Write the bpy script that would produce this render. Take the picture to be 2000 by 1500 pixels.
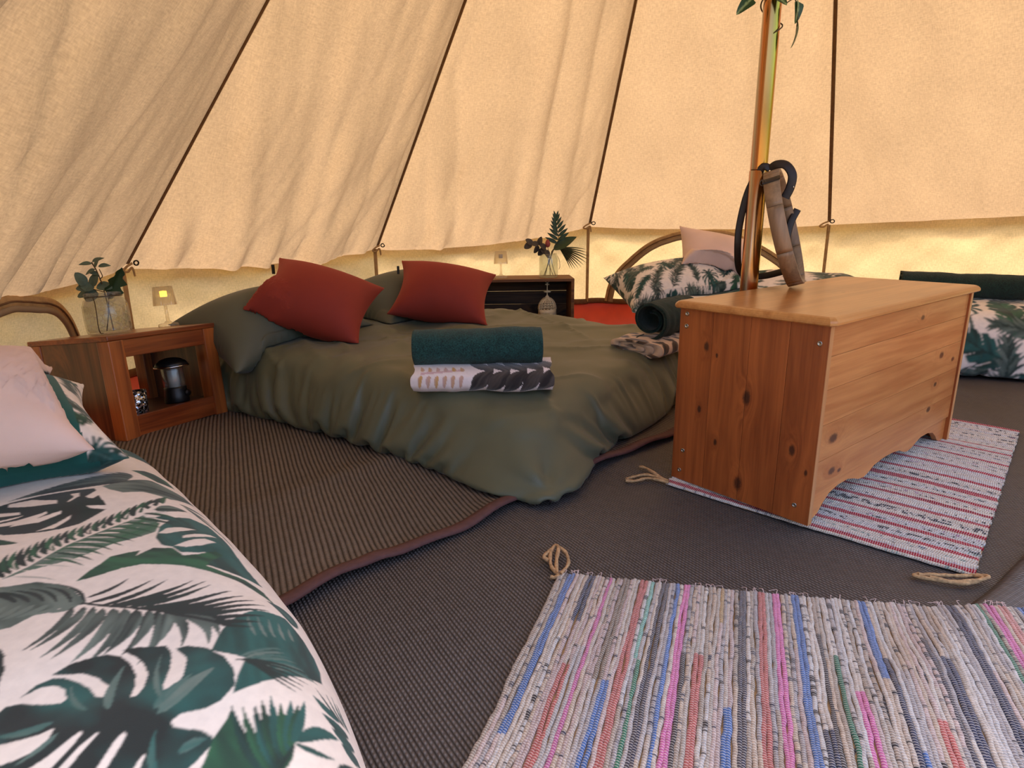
import bpy, bmesh, math, random
import numpy as np
from mathutils import Vector, Matrix

for o in list(bpy.data.objects):
    bpy.data.objects.remove(o)
SC = bpy.context.scene
COL = SC.collection
PI = math.pi

# ------------------------------------------------------------------ camera, sky, sun, exposure
CAM_H = 0.7941
PITCH, ROLL, FPX = 0.26037, 0.011346, 1243.6
_f = Vector((0, math.cos(PITCH), -math.sin(PITCH)))
_r = Vector((1, 0, 0))
_d = _f.cross(_r)
_r2 = _r * math.cos(ROLL) + _d * math.sin(ROLL)
_u2 = -(_d * math.cos(ROLL) - _r * math.sin(ROLL))
cam_data = bpy.data.cameras.new('camera')
cam = bpy.data.objects.new('camera', cam_data)
COL.objects.link(cam)
cam_data.sensor_width = 36.0
cam_data.lens = 36.0 * FPX / 2000.0
cam_data.clip_start = 0.02
cam.matrix_world = Matrix(((_r2.x, _u2.x, -_f.x, 0), (_r2.y, _u2.y, -_f.y, 0), (_r2.z, _u2.z, -_f.z, CAM_H), (0, 0, 0, 1)))
SC.camera = cam

SUN_DIR = Vector((0.22, 0.55, 1.0)).normalized()      # towards the sun
world = bpy.data.worlds.new('world')
SC.world = world
world.use_nodes = True
_wn = world.node_tree
_wn.nodes.clear()
_sky = _wn.nodes.new('ShaderNodeTexSky')
_sky.sky_type = 'NISHITA'
_sky.sun_disc = False
_sky.air_density = 0.7
_sky.dust_density = 5.0
_sky.ozone_density = 0.4
_sky.sun_elevation = math.asin(SUN_DIR.z)
_sky.sun_rotation = math.atan2(SUN_DIR.x, SUN_DIR.y)
_bg = _wn.nodes.new('ShaderNodeBackground')
_bg.inputs['Strength'].default_value = 0.70
_wo = _wn.nodes.new('ShaderNodeOutputWorld')
_wn.links.new(_sky.outputs[0], _bg.inputs[0])
_wn.links.new(_bg.outputs[0], _wo.inputs[0])

_sl = bpy.data.lights.new('sun', 'SUN')
_sl.energy = 3.0
_sl.angle = math.radians(6.0)
_sl.color = (1.0, 0.93, 0.82)
sun = bpy.data.objects.new('sun', _sl)
COL.objects.link(sun)
sun.rotation_euler = SUN_DIR.to_track_quat('Z', 'Y').to_euler()

SC.view_settings.view_transform = 'Standard'
SC.view_settings.look = 'None'
SC.view_settings.gamma = 1.0
SC.view_settings.use_curve_mapping = False
SC.view_settings.exposure = -0.14
SC.cycles.caustics_reflective = False
SC.cycles.caustics_refractive = False
SC.cycles.max_bounces = 7
SC.cycles.diffuse_bounces = 3
SC.cycles.adaptive_threshold = 0.04
SC.cycles.transparent_max_bounces = 16
SC.cycles.transmission_bounces = 6
SC.cycles.sample_clamp_indirect = 6.0
SC.cycles.use_light_tree = False

# ------------------------------------------------------------------ numeric helpers
RNG = np.random.default_rng(7)
random.seed(7)


def _h(ix, iy, seed):
    n = (ix.astype(np.int64) * 374761393 + iy.astype(np.int64) * 668265263 + seed * 1442695041) & 0x7fffffff
    n = ((n ^ (n >> 13)) * 1274126177) & 0x7fffffff
    return ((n ^ (n >> 16)) & 0xffff) / 65535.0


def vnoise(x, y, seed=0):
    """smooth value noise in -1..1"""
    x = np.asarray(x, float); y = np.asarray(y, float)
    ix = np.floor(x); iy = np.floor(y)
    fx = x - ix; fy = y - iy
    fx = fx * fx * fx * (fx * (fx * 6 - 15) + 10); fy = fy * fy * fy * (fy * (fy * 6 - 15) + 10)
    a = _h(ix, iy, seed); b = _h(ix + 1, iy, seed); c = _h(ix, iy + 1, seed); d = _h(ix + 1, iy + 1, seed)
    return 2 * ((a * (1 - fx) + b * fx) * (1 - fy) + (c * (1 - fx) + d * fx) * fy) - 1


def sstep(a, b, x):
    t = np.clip((np.asarray(x, float) - a) / (b - a), 0, 1)
    return t * t * (3 - 2 * t)


def cr_matrix(n, k):
    """Catmull-Rom upsampling matrix: n samples -> (n-1)*k+1"""
    N = (n - 1) * k + 1
    A = np.zeros((N, n))
    for i in range(N):
        s = min(i // k, n - 2); t = i / k - s
        w = (-.5 * t + t * t - .5 * t ** 3, 1 - 2.5 * t * t + 1.5 * t ** 3, .5 * t + 2 * t * t - 1.5 * t ** 3, -.5 * t * t + .5 * t ** 3)
        for q in range(4):
            A[i, min(max(s - 1 + q, 0), n - 1)] += w[q]
    return A


def cr_eval(n, t):
    A = np.zeros((len(t), n))
    for i, x in enumerate(t):
        s = min(int(x), n - 2); t_ = x - s
        w = (-.5 * t_ + t_ * t_ - .5 * t_ ** 3, 1 - 2.5 * t_ * t_ + 1.5 * t_ ** 3, .5 * t_ + 2 * t_ * t_ - 1.5 * t_ ** 3, -.5 * t_ * t_ + .5 * t_ ** 3)
        for q in range(4):
            A[i, min(max(s - 1 + q, 0), n - 1)] += w[q]
    return A


def upsample(G, ku, kv=None):
    kv = kv or ku
    A = cr_matrix(G.shape[0], ku); B = cr_matrix(G.shape[1], kv)
    return np.einsum('ij,jkl,mk->iml', A, G, B, optimize=True)


def smooth_path(pts, k=8):
    P = np.array(pts, float)
    return cr_matrix(len(P), k) @ P


def floor_z(x, y):
    x = np.asarray(x, float); y = np.asarray(y, float)
    z = .036 * np.exp(-((x + 1.22) ** 2 + (y - 2.12) ** 2) / .09)
    z = z - .03 * sstep(-1.35, -1.8, x)
    z = z + .005 * vnoise(x * 2.3 + 5, y * 2.1, 3) * sstep(.4, .9, y)
    return z


# ------------------------------------------------------------------ mesh helpers
def tag(o, label=None, cat=None, group=None, kind=None):
    if label: o['label'] = label
    if cat: o['category'] = cat
    if group: o['group'] = group
    if kind: o['kind'] = kind
    return o


def link(name, me, mat=None, parent=None):
    o = bpy.data.objects.new(name, me)
    COL.objects.link(o)
    if mat is not None and me is not None:
        me.materials.append(mat)
    if parent is not None:
        o.parent = parent
    return o


def empty(name, loc=(0, 0, 0), rot=(0, 0, 0), label=None, cat=None, group=None, kind=None):
    o = bpy.data.objects.new(name, None)
    o.empty_display_size = .05
    COL.objects.link(o)
    o.location = loc; o.rotation_euler = rot
    return tag(o, label, cat, group, kind)


def np_mesh(name, V, F4=None, F3=None, col=None, uv=None, smooth=True):
    V = np.ascontiguousarray(V, dtype=np.float32)
    nf4 = 0 if F4 is None else len(F4); nf3 = 0 if F3 is None else len(F3)
    me = bpy.data.meshes.new(name)
    me.vertices.add(len(V)); me.vertices.foreach_set('co', V.ravel())
    loops = []
    if nf4: loops.append(np.asarray(F4, np.int32).ravel())
    if nf3: loops.append(np.asarray(F3, np.int32).ravel())
    L = np.concatenate(loops)
    me.loops.add(len(L)); me.loops.foreach_set('vertex_index', L)
    st = np.concatenate([np.arange(nf4) * 4, nf4 * 4 + np.arange(nf3) * 3]).astype(np.int32)
    me.polygons.add(nf4 + nf3); me.polygons.foreach_set('loop_start', st)
    if smooth:
        me.polygons.foreach_set('use_smooth', np.ones(nf4 + nf3, bool))
    if uv is not None:
        ul = me.uv_layers.new(name='UVMap')
        ul.data.foreach_set('uv', np.asarray(uv, np.float32)[L].ravel())
    me.update(calc_edges=True)
    if col is not None:
        at = me.color_attributes.new('print', 'FLOAT_COLOR', 'POINT')
        c4 = np.ones((len(V), 4), np.float32); c4[:, :3] = col
        at.data.foreach_set('color', c4.ravel())
    me.validate()
    return me


def grid_faces(n, m, cu=False, cv=False, off=0, flip=False):
    i = np.arange(n if cu else n - 1); j = np.arange(m if cv else m - 1)
    I, J = np.meshgrid(i, j, indexing='ij'); I = I.ravel(); J = J.ravel()
    I2 = (I + 1) % n; J2 = (J + 1) % m
    F = np.stack([I * m + J, I2 * m + J, I2 * m + J2, I * m + J2], 1) + off
    return F[:, ::-1] if flip else F


def grid_obj(name, G, mat, parent=None, cu=False, cv=False, col=None, uv=None, flip=False, smooth=True):
    n, m = G.shape[:2]
    me = np_mesh(name, G.reshape(-1, 3), grid_faces(n, m, cu, cv, 0, flip), None,
                 None if col is None else col.reshape(-1, 3), None if uv is None else uv.reshape(-1, 2), smooth)
    return link(name, me, mat, parent)


def solidify(o, t, offset=-1.0):
    md = o.modifiers.new('thickness', 'SOLIDIFY'); md.thickness = t; md.offset = offset
    return o


def box_mesh(name, x0, x1, y0, y1, z0, z1, bev=0.0, seg=2):
    bm = bmesh.new()
    bmesh.ops.create_cube(bm, size=1)
    for v in bm.verts:
        v.co = Vector((x0 + (v.co.x + .5) * (x1 - x0), y0 + (v.co.y + .5) * (y1 - y0), z0 + (v.co.z + .5) * (z1 - z0)))
    if bev > 0:
        bmesh.ops.bevel(bm, geom=list(bm.edges), offset=bev, segments=seg, affect='EDGES', profile=.6)
    me = bpy.data.meshes.new(name); bm.to_mesh(me); bm.free()
    if bev > 0:
        for p in me.polygons: p.use_smooth = False
    return me


def box(name, x0, x1, y0, y1, z0, z1, mat, parent=None, bev=0.0):
    return link(name, box_mesh(name, x0, x1, y0, y1, z0, z1, bev), mat, parent)


def lathe_mesh(name, prof, seg=32, rmod=None):
    """prof: list of (r, z) from bottom to top; r 0 closes with a fan"""
    prof = np.array(prof, float); n = len(prof)
    a = np.arange(seg) / seg * 2 * PI
    R = np.repeat(prof[:, :1], seg, 1)
    if rmod is not None: R = rmod(R, a[None, :], prof[:, 1:2])
    V = np.stack([R * np.cos(a), R * np.sin(a), np.repeat(prof[:, 1:], seg, 1)], 2).reshape(-1, 3)
    return np_mesh(name, V, grid_faces(n, seg, False, True, 0, True))


def lathe(name, prof, mat, parent=None, seg=32, rmod=None, loc=None):
    o = link(name, lathe_mesh(name, prof, seg, rmod), mat, parent)
    if loc is not None: o.location = loc
    return o


def frames(P):
    T = np.gradient(P, axis=0); T /= np.linalg.norm(T, axis=1)[:, None] + 1e-12
    n = np.cross(T[0], [0, 0, 1.0])
    if np.linalg.norm(n) < 1e-3: n = np.cross(T[0], [0, 1.0, 0])
    n /= np.linalg.norm(n); N = []
    for t in T:
        n = n - t * n.dot(t); n /= np.linalg.norm(n) + 1e-12; N.append(n.copy())
    N = np.array(N)
    return T, N, np.cross(T, N)


def tube_arrays(P, r, seg=8, flat=1.0, ups=None):
    P = np.asarray(P, float); r = np.broadcast_to(np.asarray(r, float), (len(P),))
    T, N, B = frames(P)
    if ups is not None:
        N = np.asarray(ups, float) - T * np.einsum('ij,ij->i', T, np.broadcast_to(ups, T.shape))[:, None]
        N /= np.linalg.norm(N, axis=1)[:, None]; B = np.cross(T, N)
    a = np.arange(seg) / seg * 2 * PI
    V = P[:, None] + r[:, None, None] * (np.cos(a)[None, :, None] * N[:, None] * flat + np.sin(a)[None, :, None] * B[:, None])
    return V


def tube_mesh(name, P, r, seg=8, flat=1.0, ups=None):
    V = tube_arrays(P, r, seg, flat, ups); n = len(V)
    c0 = V[0].mean(0); c1 = V[-1].mean(0)
    VV = np.concatenate([V.reshape(-1, 3), [c0, c1]])
    k = np.arange(seg); k2 = (k + 1) % seg
    F3 = np.concatenate([np.stack([k, k2, np.full(seg, n * seg)], 1), np.stack([(n - 1) * seg + k2, (n - 1) * seg + k, np.full(seg, n * seg + 1)], 1)])
    return np_mesh(name, VV, grid_faces(n, seg, False, True, 0, True), F3)


def tube(name, P, r, mat, parent=None, seg=8, flat=1.0, ups=None):
    return link(name, tube_mesh(name, P, r, seg, flat, ups), mat, parent)


def merge_meshes(name, parts):
    """parts: list of (V, F4, F3) -> one mesh"""
    Vs, A, B, off = [], [], [], 0
    for V, f4, f3 in parts:
        Vs.append(V)
        if f4 is not None and len(f4): A.append(np.asarray(f4) + off)
        if f3 is not None and len(f3): B.append(np.asarray(f3) + off)
        off += len(V)
    return np_mesh(name, np.concatenate(Vs), np.concatenate(A) if A else None, np.concatenate(B) if B else None)


def prism_mesh(name, outline, t0, t1, axis='y'):
    """extrude a 2D outline (u,w) from t0 to t1 along axis; concave outlines allowed"""
    bm = bmesh.new()
    def P(u, w, t):
        return (u, t, w) if axis == 'y' else ((t, u, w) if axis == 'x' else (u, w, t))
    a = [bm.verts.new(P(u, w, t0)) for u, w in outline]
    b = [bm.verts.new(P(u, w, t1)) for u, w in outline]
    n = len(a)
    bm.faces.new(a); bm.faces.new(b[::-1])
    for i in range(n):
        bm.faces.new((a[i], b[i], b[(i + 1) % n], a[(i + 1) % n]))
    bmesh.ops.recalc_face_normals(bm, faces=bm.faces)
    bmesh.ops.triangulate(bm, faces=[f for f in bm.faces if len(f.verts) > 4])
    me = bpy.data.meshes.new(name); bm.to_mesh(me); bm.free()
    return me


# ------------------------------------------------------------------ node helper
class NT:
    def __init__(self, name):
        self.m = bpy.data.materials.new(name); self.m.use_nodes = True
        self.t = self.m.node_tree; self.t.nodes.clear()
        self.out = self.t.nodes.new('ShaderNodeOutputMaterial')

    def n(self, typ, **kw):
        nd = self.t.nodes.new(typ)
        for k, v in kw.items(): setattr(nd, k, v)
        return nd

    def put(self, sock, v):
        if v is None: return
        if isinstance(v, bpy.types.NodeSocket): self.t.links.new(v, sock)
        else:
            if sock.type == 'RGBA' and len(v) == 3: v = (*v, 1)
            sock.default_value = v

    def math(self, op, a, b=None, c=None, clamp=False):
        nd = self.n('ShaderNodeMath', operation=op, use_clamp=clamp)
        self.put(nd.inputs[0], a); self.put(nd.inputs[1], b); self.put(nd.inputs[2], c)
        return nd.outputs[0]

    def vmath(self, op, a, b=None, out=0):
        nd = self.n('ShaderNodeVectorMath', operation=op)
        self.put(nd.inputs[0], a); self.put(nd.inputs[1], b)
        return nd.outputs[out]

    def scale(self, a, s):
        nd = self.n('ShaderNodeVectorMath', operation='SCALE'); self.put(nd.inputs[0], a); self.put(nd.inputs['Scale'], s)
        return nd.outputs[0]

    def coord(self, kind='Object'):
        return self.n('ShaderNodeTexCoord').outputs[kind]

    def mapping(self, v, scale=(1, 1, 1), rot=(0, 0, 0), loc=(0, 0, 0)):
        nd = self.n('ShaderNodeMapping'); self.put(nd.inputs[0], v)
        nd.inputs['Scale'].default_value = scale; nd.inputs['Rotation'].default_value = rot; nd.inputs['Location'].default_value = loc
        return nd.outputs[0]

    def noise(self, v, scale, detail=3, rough=.5, dist=0, out=0):
        nd = self.n('ShaderNodeTexNoise'); self.put(nd.inputs['Vector'], v)
        self.put(nd.inputs['Scale'], scale); nd.inputs['Detail'].default_value = detail
        nd.inputs['Roughness'].default_value = rough; nd.inputs['Distortion'].default_value = dist
        return nd.outputs[out]

    def voronoi(self, v, scale, feature='F1', out=0, rnd=1.0):
        nd = self.n('ShaderNodeTexVoronoi', feature=feature); self.put(nd.inputs['Vector'], v)
        nd.inputs['Scale'].default_value = scale; nd.inputs['Randomness'].default_value = rnd
        return nd.outputs[out]

    def ramp(self, fac, stops):
        nd = self.n('ShaderNodeValToRGB'); self.put(nd.inputs[0], fac)
        el = nd.color_ramp.elements
        el[0].position, el[0].color = stops[0][0], (*stops[0][1], 1)
        el[1].position, el[1].color = stops[1][0], (*stops[1][1], 1)
        for p, c in stops[2:]:
            e = el.new(p); e.color = (*c, 1)
        return nd.outputs[0]

    def rng(self, v, a, b, c=0.0, d=1.0, smooth=False):
        nd = self.n('ShaderNodeMapRange')
        if smooth: nd.interpolation_type = 'SMOOTHSTEP'
        self.put(nd.inputs[0], v)
        for k, x in zip((1, 2, 3, 4), (a, b, c, d)): self.put(nd.inputs[k], x)
        return nd.outputs[0]

    def mix(self, f, a, b, blend='MIX'):
        nd = self.n('ShaderNodeMix', data_type='RGBA', blend_type=blend)
        self.put(nd.inputs[0], f); self.put(nd.inputs[6], a); self.put(nd.inputs[7], b)
        return nd.outputs[2]

    def bump(self, h, strength=.3, dist=.002, normal=None):
        nd = self.n('ShaderNodeBump'); self.put(nd.inputs['Height'], h)
        nd.inputs['Strength'].default_value = strength; nd.inputs['Distance'].default_value = dist
        if normal is not None: self.put(nd.inputs['Normal'], normal)
        return nd.outputs[0]

    def bsdf(self, color, rough=.5, normal=None, **kw):
        nd = self.n('ShaderNodeBsdfPrincipled')
        self.put(nd.inputs['Base Color'], color); self.put(nd.inputs['Roughness'], rough)
        if normal is not None: self.put(nd.inputs['Normal'], normal)
        for k, v in kw.items(): self.put(nd.inputs[k.replace('_', ' ')], v)
        self.t.links.new(nd.outputs[0], self.out.inputs[0])
        return nd

    def sep(self, v):
        nd = self.n('ShaderNodeSeparateXYZ'); self.put(nd.inputs[0], v); return nd.outputs

    def comb(self, x, y, z):
        nd = self.n('ShaderNodeCombineXYZ')
        for s, v in zip(nd.inputs, (x, y, z)): self.put(s, v)
        return nd.outputs[0]
# ------------------------------------------------------------------ materials
def srgb(r, g, b):
    f = lambda c: (c / 255 / 12.92) if c / 255 <= .04045 else ((c / 255 + .055) / 1.055) ** 2.4
    return (f(r), f(g), f(b))


def m_canvas(name, diff, trans, amount=.5):
    T = NT(name); v = T.coord('UV')
    weave = T.noise(T.mapping(v, (200, 45, 1)), 1, 2, .6)
    weave2 = T.noise(T.mapping(v, (45, 200, 1)), 1, 2, .6)
    w = T.math('ADD', weave, weave2)
    blot = T.noise(v, 3.0, 3)
    k = T.math('ADD', T.rng(w, .7, 1.3, -.15, .15), T.rng(blot, .3, .7, .92, 1.06))
    cd = T.mix(1.0, diff, T.comb(k, k, k), 'MULTIPLY'); ct = T.mix(1.0, trans, T.comb(k, k, k), 'MULTIPLY')
    nrm = T.bump(w, .25, .0012)
    d = T.n('ShaderNodeBsdfDiffuse'); T.put(d.inputs[0], cd); T.put(d.inputs['Normal'], nrm)
    t = T.n('ShaderNodeBsdfTranslucent'); T.put(t.inputs[0], ct); T.put(t.inputs['Normal'], nrm)
    m = T.n('ShaderNodeMixShader'); m.inputs[0].default_value = amount
    T.t.links.new(d.outputs[0], m.inputs[1]); T.t.links.new(t.outputs[0], m.inputs[2]); T.t.links.new(m.outputs[0], T.out.inputs[0])
    return T.m


def m_plain(name, col, rough=.6, nscale=0, namp=.12, bump=0, bscale=300, bdist=.001, **kw):
    T = NT(name); v = T.coord('Object'); c = col; nrm = None
    if nscale:
        k = T.rng(T.noise(v, nscale, 4), .3, .7, 1 - namp, 1 + namp)
        c = T.mix(1.0, col, T.comb(k, k, k), 'MULTIPLY')
    if bump: nrm = T.bump(T.noise(v, bscale, 3), bump, bdist)
    T.bsdf(c, rough, nrm, **kw)
    return T.m


def m_cloth(name, col, rough=.85, fine=900, sheen=0.2, tint=None, bump=.25):
    T = NT(name); v = T.coord('Object')
    k = T.rng(T.noise(v, 6, 3), .3, .7, .92, 1.08)
    c = T.mix(1.0, col, T.comb(k, k, k), 'MULTIPLY')
    nrm = T.bump(T.noise(v, fine, 2), bump, .0006)
    T.bsdf(c, rough, nrm, Sheen_Weight=sheen, Sheen_Roughness=.4, Sheen_Tint=tint or (1, 1, 1))
    return T.m


def m_print(name, rough=.8, bump=.2, sheen=.15, fine=900):
    T = NT(name); at = T.n('ShaderNodeVertexColor', layer_name='print')
    v = T.coord('Object')
    nrm = T.bump(T.noise(v, fine, 2), bump, .0006)
    k = T.rng(T.noise(v, 60, 3), .3, .7, .95, 1.05)
    c = T.mix(1.0, at.outputs[0], T.comb(k, k, k), 'MULTIPLY')
    T.bsdf(c, rough, nrm, Sheen_Weight=sheen)
    return T.m


def m_terry(name, col):
    T = NT(name); v = T.coord('Object')
    n1 = T.noise(v, 230, 3, .75); n2 = T.noise(v, 40, 3)
    c = T.mix(T.rng(n1, .35, .65), tuple(x * .3 for x in col), tuple(x * 1.8 for x in col))
    k = T.rng(n2, .3, .7, .8, 1.2)
    c = T.mix(1.0, c, T.comb(k, k, k), 'MULTIPLY')
    T.bsdf(c, .95, T.bump(n1, .9, .004), Sheen_Weight=.08, Sheen_Roughness=.5)
    return T.m


def m_wood(name, light, dark, axis='x', knots=(), rough=.38, fine=38.0, band=9.0, kcol=(.045, .012, .005), per_object=True, contrast=1.0, coat=.15):
    """grain along axis; knots: (x,y,z,size) in object space"""
    T = NT(name); v = T.coord('Object'); vk = v
    if per_object:
        r = T.n('ShaderNodeObjectInfo').outputs['Random']
        v = T.vmath('ADD', v, T.comb(T.math('MULTIPLY', r, 7.3), T.math('MULTIPLY', r, 3.1), T.math('MULTIPLY', r, 5.7)))
    ai = 'xyz'.index(axis)
    warp = None; kmask = None
    for (x, y, z, s) in knots:
        st = [1 / s] * 3; st[ai] = .55 / s
        d = T.vmath('LENGTH', T.vmath('MULTIPLY', T.vmath('SUBTRACT', vk, (x, y, z)), tuple(st)), out=1)
        e = T.math('MULTIPLY', T.math('POWER', 2.718, T.math('MULTIPLY', T.math('MULTIPLY', d, d), -.28)), s * 2.2)
        warp = e if warp is None else T.math('ADD', warp, e)
        ring = T.noise(vk, 160, 2)
        km = T.rng(T.math('ADD', d, T.math('MULTIPLY', ring, .45)), .62, 1.25, 1, 0, True)
        kmask = km if kmask is None else T.math('MAXIMUM', kmask, km)
    if warp is not None:
        o = [0, 0, 0]; w3 = [warp, warp, warp]; w3[ai] = 0.0
        v = T.vmath('ADD', v, T.comb(*w3))
    s1 = [band] * 3; s1[ai] = band * .07
    s2 = [fine * 5] * 3; s2[ai] = fine * .16
    g1 = T.noise(T.mapping(v, tuple(s1)), 1, 4, .55, .6)
    rings = T.math('FRACT', T.math('MULTIPLY', g1, 5.0))
    rings = T.math('ABSOLUTE', T.math('SUBTRACT', rings, .5))
    g2 = T.noise(T.mapping(v, tuple(s2)), 1, 3, .6)
    f = T.math('ADD', T.math('MULTIPLY', rings, .9 * contrast), T.math('MULTIPLY', T.math('SUBTRACT', g2, .5), .75 * contrast))
    big = T.noise(v, 3.0, 2)
    f = T.math('ADD', f, T.rng(big, .3, .7, -.12, .2))
    c = T.mix(T.math('ADD', f, .12, clamp=True), light, dark)
    if per_object:
        kk = T.rng(r, 0, 1, .93, 1.06)
        c = T.mix(1.0, c, T.comb(kk, kk, kk), 'MULTIPLY')
    if kmask is not None:
        c = T.mix(T.math('MULTIPLY', kmask, .85), c, kcol)
    T.bsdf(c, rough, T.bump(g2, .12, .0008), Coat_Weight=coat, Coat_Roughness=.25)
    return T.m


def m_matting(name, ang, pitch, cross, light, dark, twill=0.0):
    """ribbed woven plastic matting: ribs along ang (degrees), world-sized pitch"""
    T = NT(name); v = T.coord('UV')
    v = T.mapping(v, (1, 1, 1), (0, 0, -math.radians(ang)))
    wob = T.noise(v, 9, 2)
    s = T.sep(v)
    a = T.math('MULTIPLY', T.math('ADD', s[1], T.math('MULTIPLY', wob, .004)), 2 * PI / pitch)
    b = T.math('ADD', T.math('MULTIPLY', s[0], 2 * PI / cross), T.math('MULTIPLY', a, twill))
    rib = T.math('ADD', T.math('MULTIPLY', T.math('SINE', a), .5), .5)
    ph = T.math('MULTIPLY', T.math('FLOOR', T.math('DIVIDE', a, 2 * PI)), PI * .7)
    dash = T.math('ADD', T.math('MULTIPLY', T.math('SINE', T.math('ADD', b, ph)), .5), .5)
    hgt = T.math('MULTIPLY', T.math('POWER', rib, .6), T.math('ADD', T.math('MULTIPLY', dash, .45), .55))
    n = T.noise(v, 45, 3); big = T.noise(v, 1.8, 3)
    f = T.math('ADD', T.math('MULTIPLY', hgt, 1.0), T.math('MULTIPLY', T.math('SUBTRACT', n, .5), .4), clamp=True)
    c = T.mix(f, dark, light)
    k = T.rng(big, .3, .7, .86, 1.1)
    c = T.mix(1.0, c, T.comb(k, k, k), 'MULTIPLY')
    T.bsdf(c, .52, T.bump(hgt, .8, .004), Specular_IOR_Level=.45)
    return T.m


def m_rag(name, tick=.0052, amount=.55):
    T = NT(name); at = T.n('ShaderNodeVertexColor', layer_name='print')
    s = T.sep(T.coord('UV')); v = T.coord('Object')
    w = T.math('ADD', T.math('MULTIPLY', T.math('SINE', T.math('MULTIPLY', T.math('ADD', s[1], T.math('MULTIPLY', s[0], .25)), 2 * PI / tick)), .5), .5)
    n = T.noise(v, 320, 3, .7); n2 = T.noise(v, 90, 3, .7)
    tk = T.math('MULTIPLY', T.rng(w, .62, .95, 0, 1, True), amount)
    c = T.mix(tk, at.outputs[0], srgb(232, 222, 208))
    k = T.math('MULTIPLY', T.rng(T.math('ADD', n, n2), .65, 1.35, .68, 1.24), T.rng(w, 0, .6, .72, 1.04))
    c = T.mix(1.0, c, T.comb(k, k, k), 'MULTIPLY')
    T.bsdf(c, .95, T.bump(T.math('ADD', T.math('MULTIPLY', w, .8), n), .8, .002), Sheen_Weight=.2)
    return T.m


def m_glass(name, col=(1, 1, 1), rough=.02, bump=0, bscale=60, vor=False):
    T = NT(name); nrm = None; v = T.coord('Object')
    if bump:
        h = T.voronoi(v, bscale, 'DISTANCE_TO_EDGE') if vor else T.noise(v, bscale, 3)
        if vor: h = T.rng(h, 0, .12, 0, 1)
        nrm = T.bump(h, bump, .003)
    T.bsdf(col, rough, nrm, Transmission_Weight=1.0, IOR=1.33)
    return T.m


def m_thin(name, tint, gloss, haze, vor=0):
    """thin clear glass or acrylic: see-through, with sharp reflections and a little haze"""
    T = NT(name); v = T.coord('Object'); nrm = None; hz = haze
    if vor:
        e = T.voronoi(v, vor, 'DISTANCE_TO_EDGE'); line = T.rng(e, .0, .07, 1, 0, True)
        nrm = T.bump(line, .8, .003); hz = T.math('ADD', T.math('MULTIPLY', line, .13), haze * .3)
    tr = T.n('ShaderNodeBsdfTransparent'); T.put(tr.inputs[0], tint)
    gl = T.n('ShaderNodeBsdfGlossy'); gl.inputs['Roughness'].default_value = .06; T.put(gl.inputs['Normal'], nrm)
    df = T.n('ShaderNodeBsdfDiffuse'); T.put(df.inputs[0], tint)
    lw = T.n('ShaderNodeLayerWeight'); lw.inputs[0].default_value = .35
    if nrm is not None: T.put(lw.inputs['Normal'], nrm)
    f = T.math('ADD', T.math('MULTIPLY', lw.outputs['Facing'], .30), gloss * .4, clamp=True)
    a = T.n('ShaderNodeMixShader'); T.put(a.inputs[0], f); T.t.links.new(tr.outputs[0], a.inputs[1]); T.t.links.new(gl.outputs[0], a.inputs[2])
    b = T.n('ShaderNodeMixShader'); T.put(b.inputs[0], hz); T.t.links.new(a.outputs[0], b.inputs[1]); T.t.links.new(df.outputs[0], b.inputs[2])
    T.t.links.new(b.outputs[0], T.out.inputs[0])
    return T.m


M = {}
M['roof'] = m_canvas('canvas_roof', srgb(202, 176, 140), srgb(153, 126, 93), .5)
M['wall'] = m_canvas('canvas_wall', srgb(226, 206, 166), srgb(196, 168, 120), .5)
M['seam'] = m_plain('seam_tape', srgb(112, 78, 46), .8, 40, .2, .3, 500)
M['ziptape'] = m_plain('zip_tape', srgb(172, 136, 88), .8, 25, .25, .4, 400)
M['binding'] = m_plain('mat_binding', srgb(92, 58, 54), .75, 60, .15, .4, 900)
M['pvc'] = m_plain('groundsheet', srgb(214, 62, 18), .45, 8, .1, .1, 60)
M['mat_a'] = m_matting('mat_ribbed', -66.5, .0135, .0062, srgb(136, 121, 108), srgb(40, 31, 25))
M['mat_b'] = m_matting('mat_woven', -58, .0085, .0105, srgb(118, 110, 106), srgb(42, 37, 34), .35)
M['mat_c'] = m_matting('mat_woven_edge', -35, .0085, .0105, srgb(136, 132, 132), srgb(50, 47, 47), .35)
M['duvet'] = m_cloth('duvet_olive', srgb(92, 95, 73), .5, 700, .10, bump=.15)
M['pillow_green'] = m_cloth('pillow_olive', srgb(84, 88, 74), .6, 700, .10, bump=.15)
M['velvet'] = m_cloth('velvet_rust', srgb(142, 46, 32), .8, 600, .3, tint=srgb(230, 120, 96))
M['blush'] = m_cloth('cotton_blush', srgb(228, 198, 186), .8, 800, .15)
M['teal'] = m_cloth('cotton_teal', srgb(10, 86, 80), .7, 800, .15)
M['towel'] = m_terry('terry_bottle_green', srgb(22, 62, 58))
M['towel_d'] = m_terry('terry_dark_green', srgb(18, 44, 36))
M['print'] = m_print('leaf_print_cotton')
M['fleece'] = m_print('printed_fleece', .95, .6, .4, 500)
M['rag'] = m_rag('rag_strip')
M['leaf_dk2'] = m_plain('leaf_dusk', srgb(66, 60, 56), .6, 40, .2)
M['jute'] = m_plain('jute', srgb(196, 156, 110), .95, 120, .3, .8, 500, .002)
M['steel'] = m_plain('screw_steel', srgb(190, 184, 170), .3, Metallic=1.0)
M['dark_metal'] = m_plain('dark_metal', srgb(30, 28, 26), .5, Metallic=.6)
M['wire'] = m_plain('wire', srgb(88, 74, 60), .4, Metallic=.9)
M['leather'] = m_plain('dark_leather', srgb(44, 33, 28), .5, 60, .2, .3, 300)
M['black'] = m_plain('black_plastic', srgb(18, 18, 19), .38, 200, .2)
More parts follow.
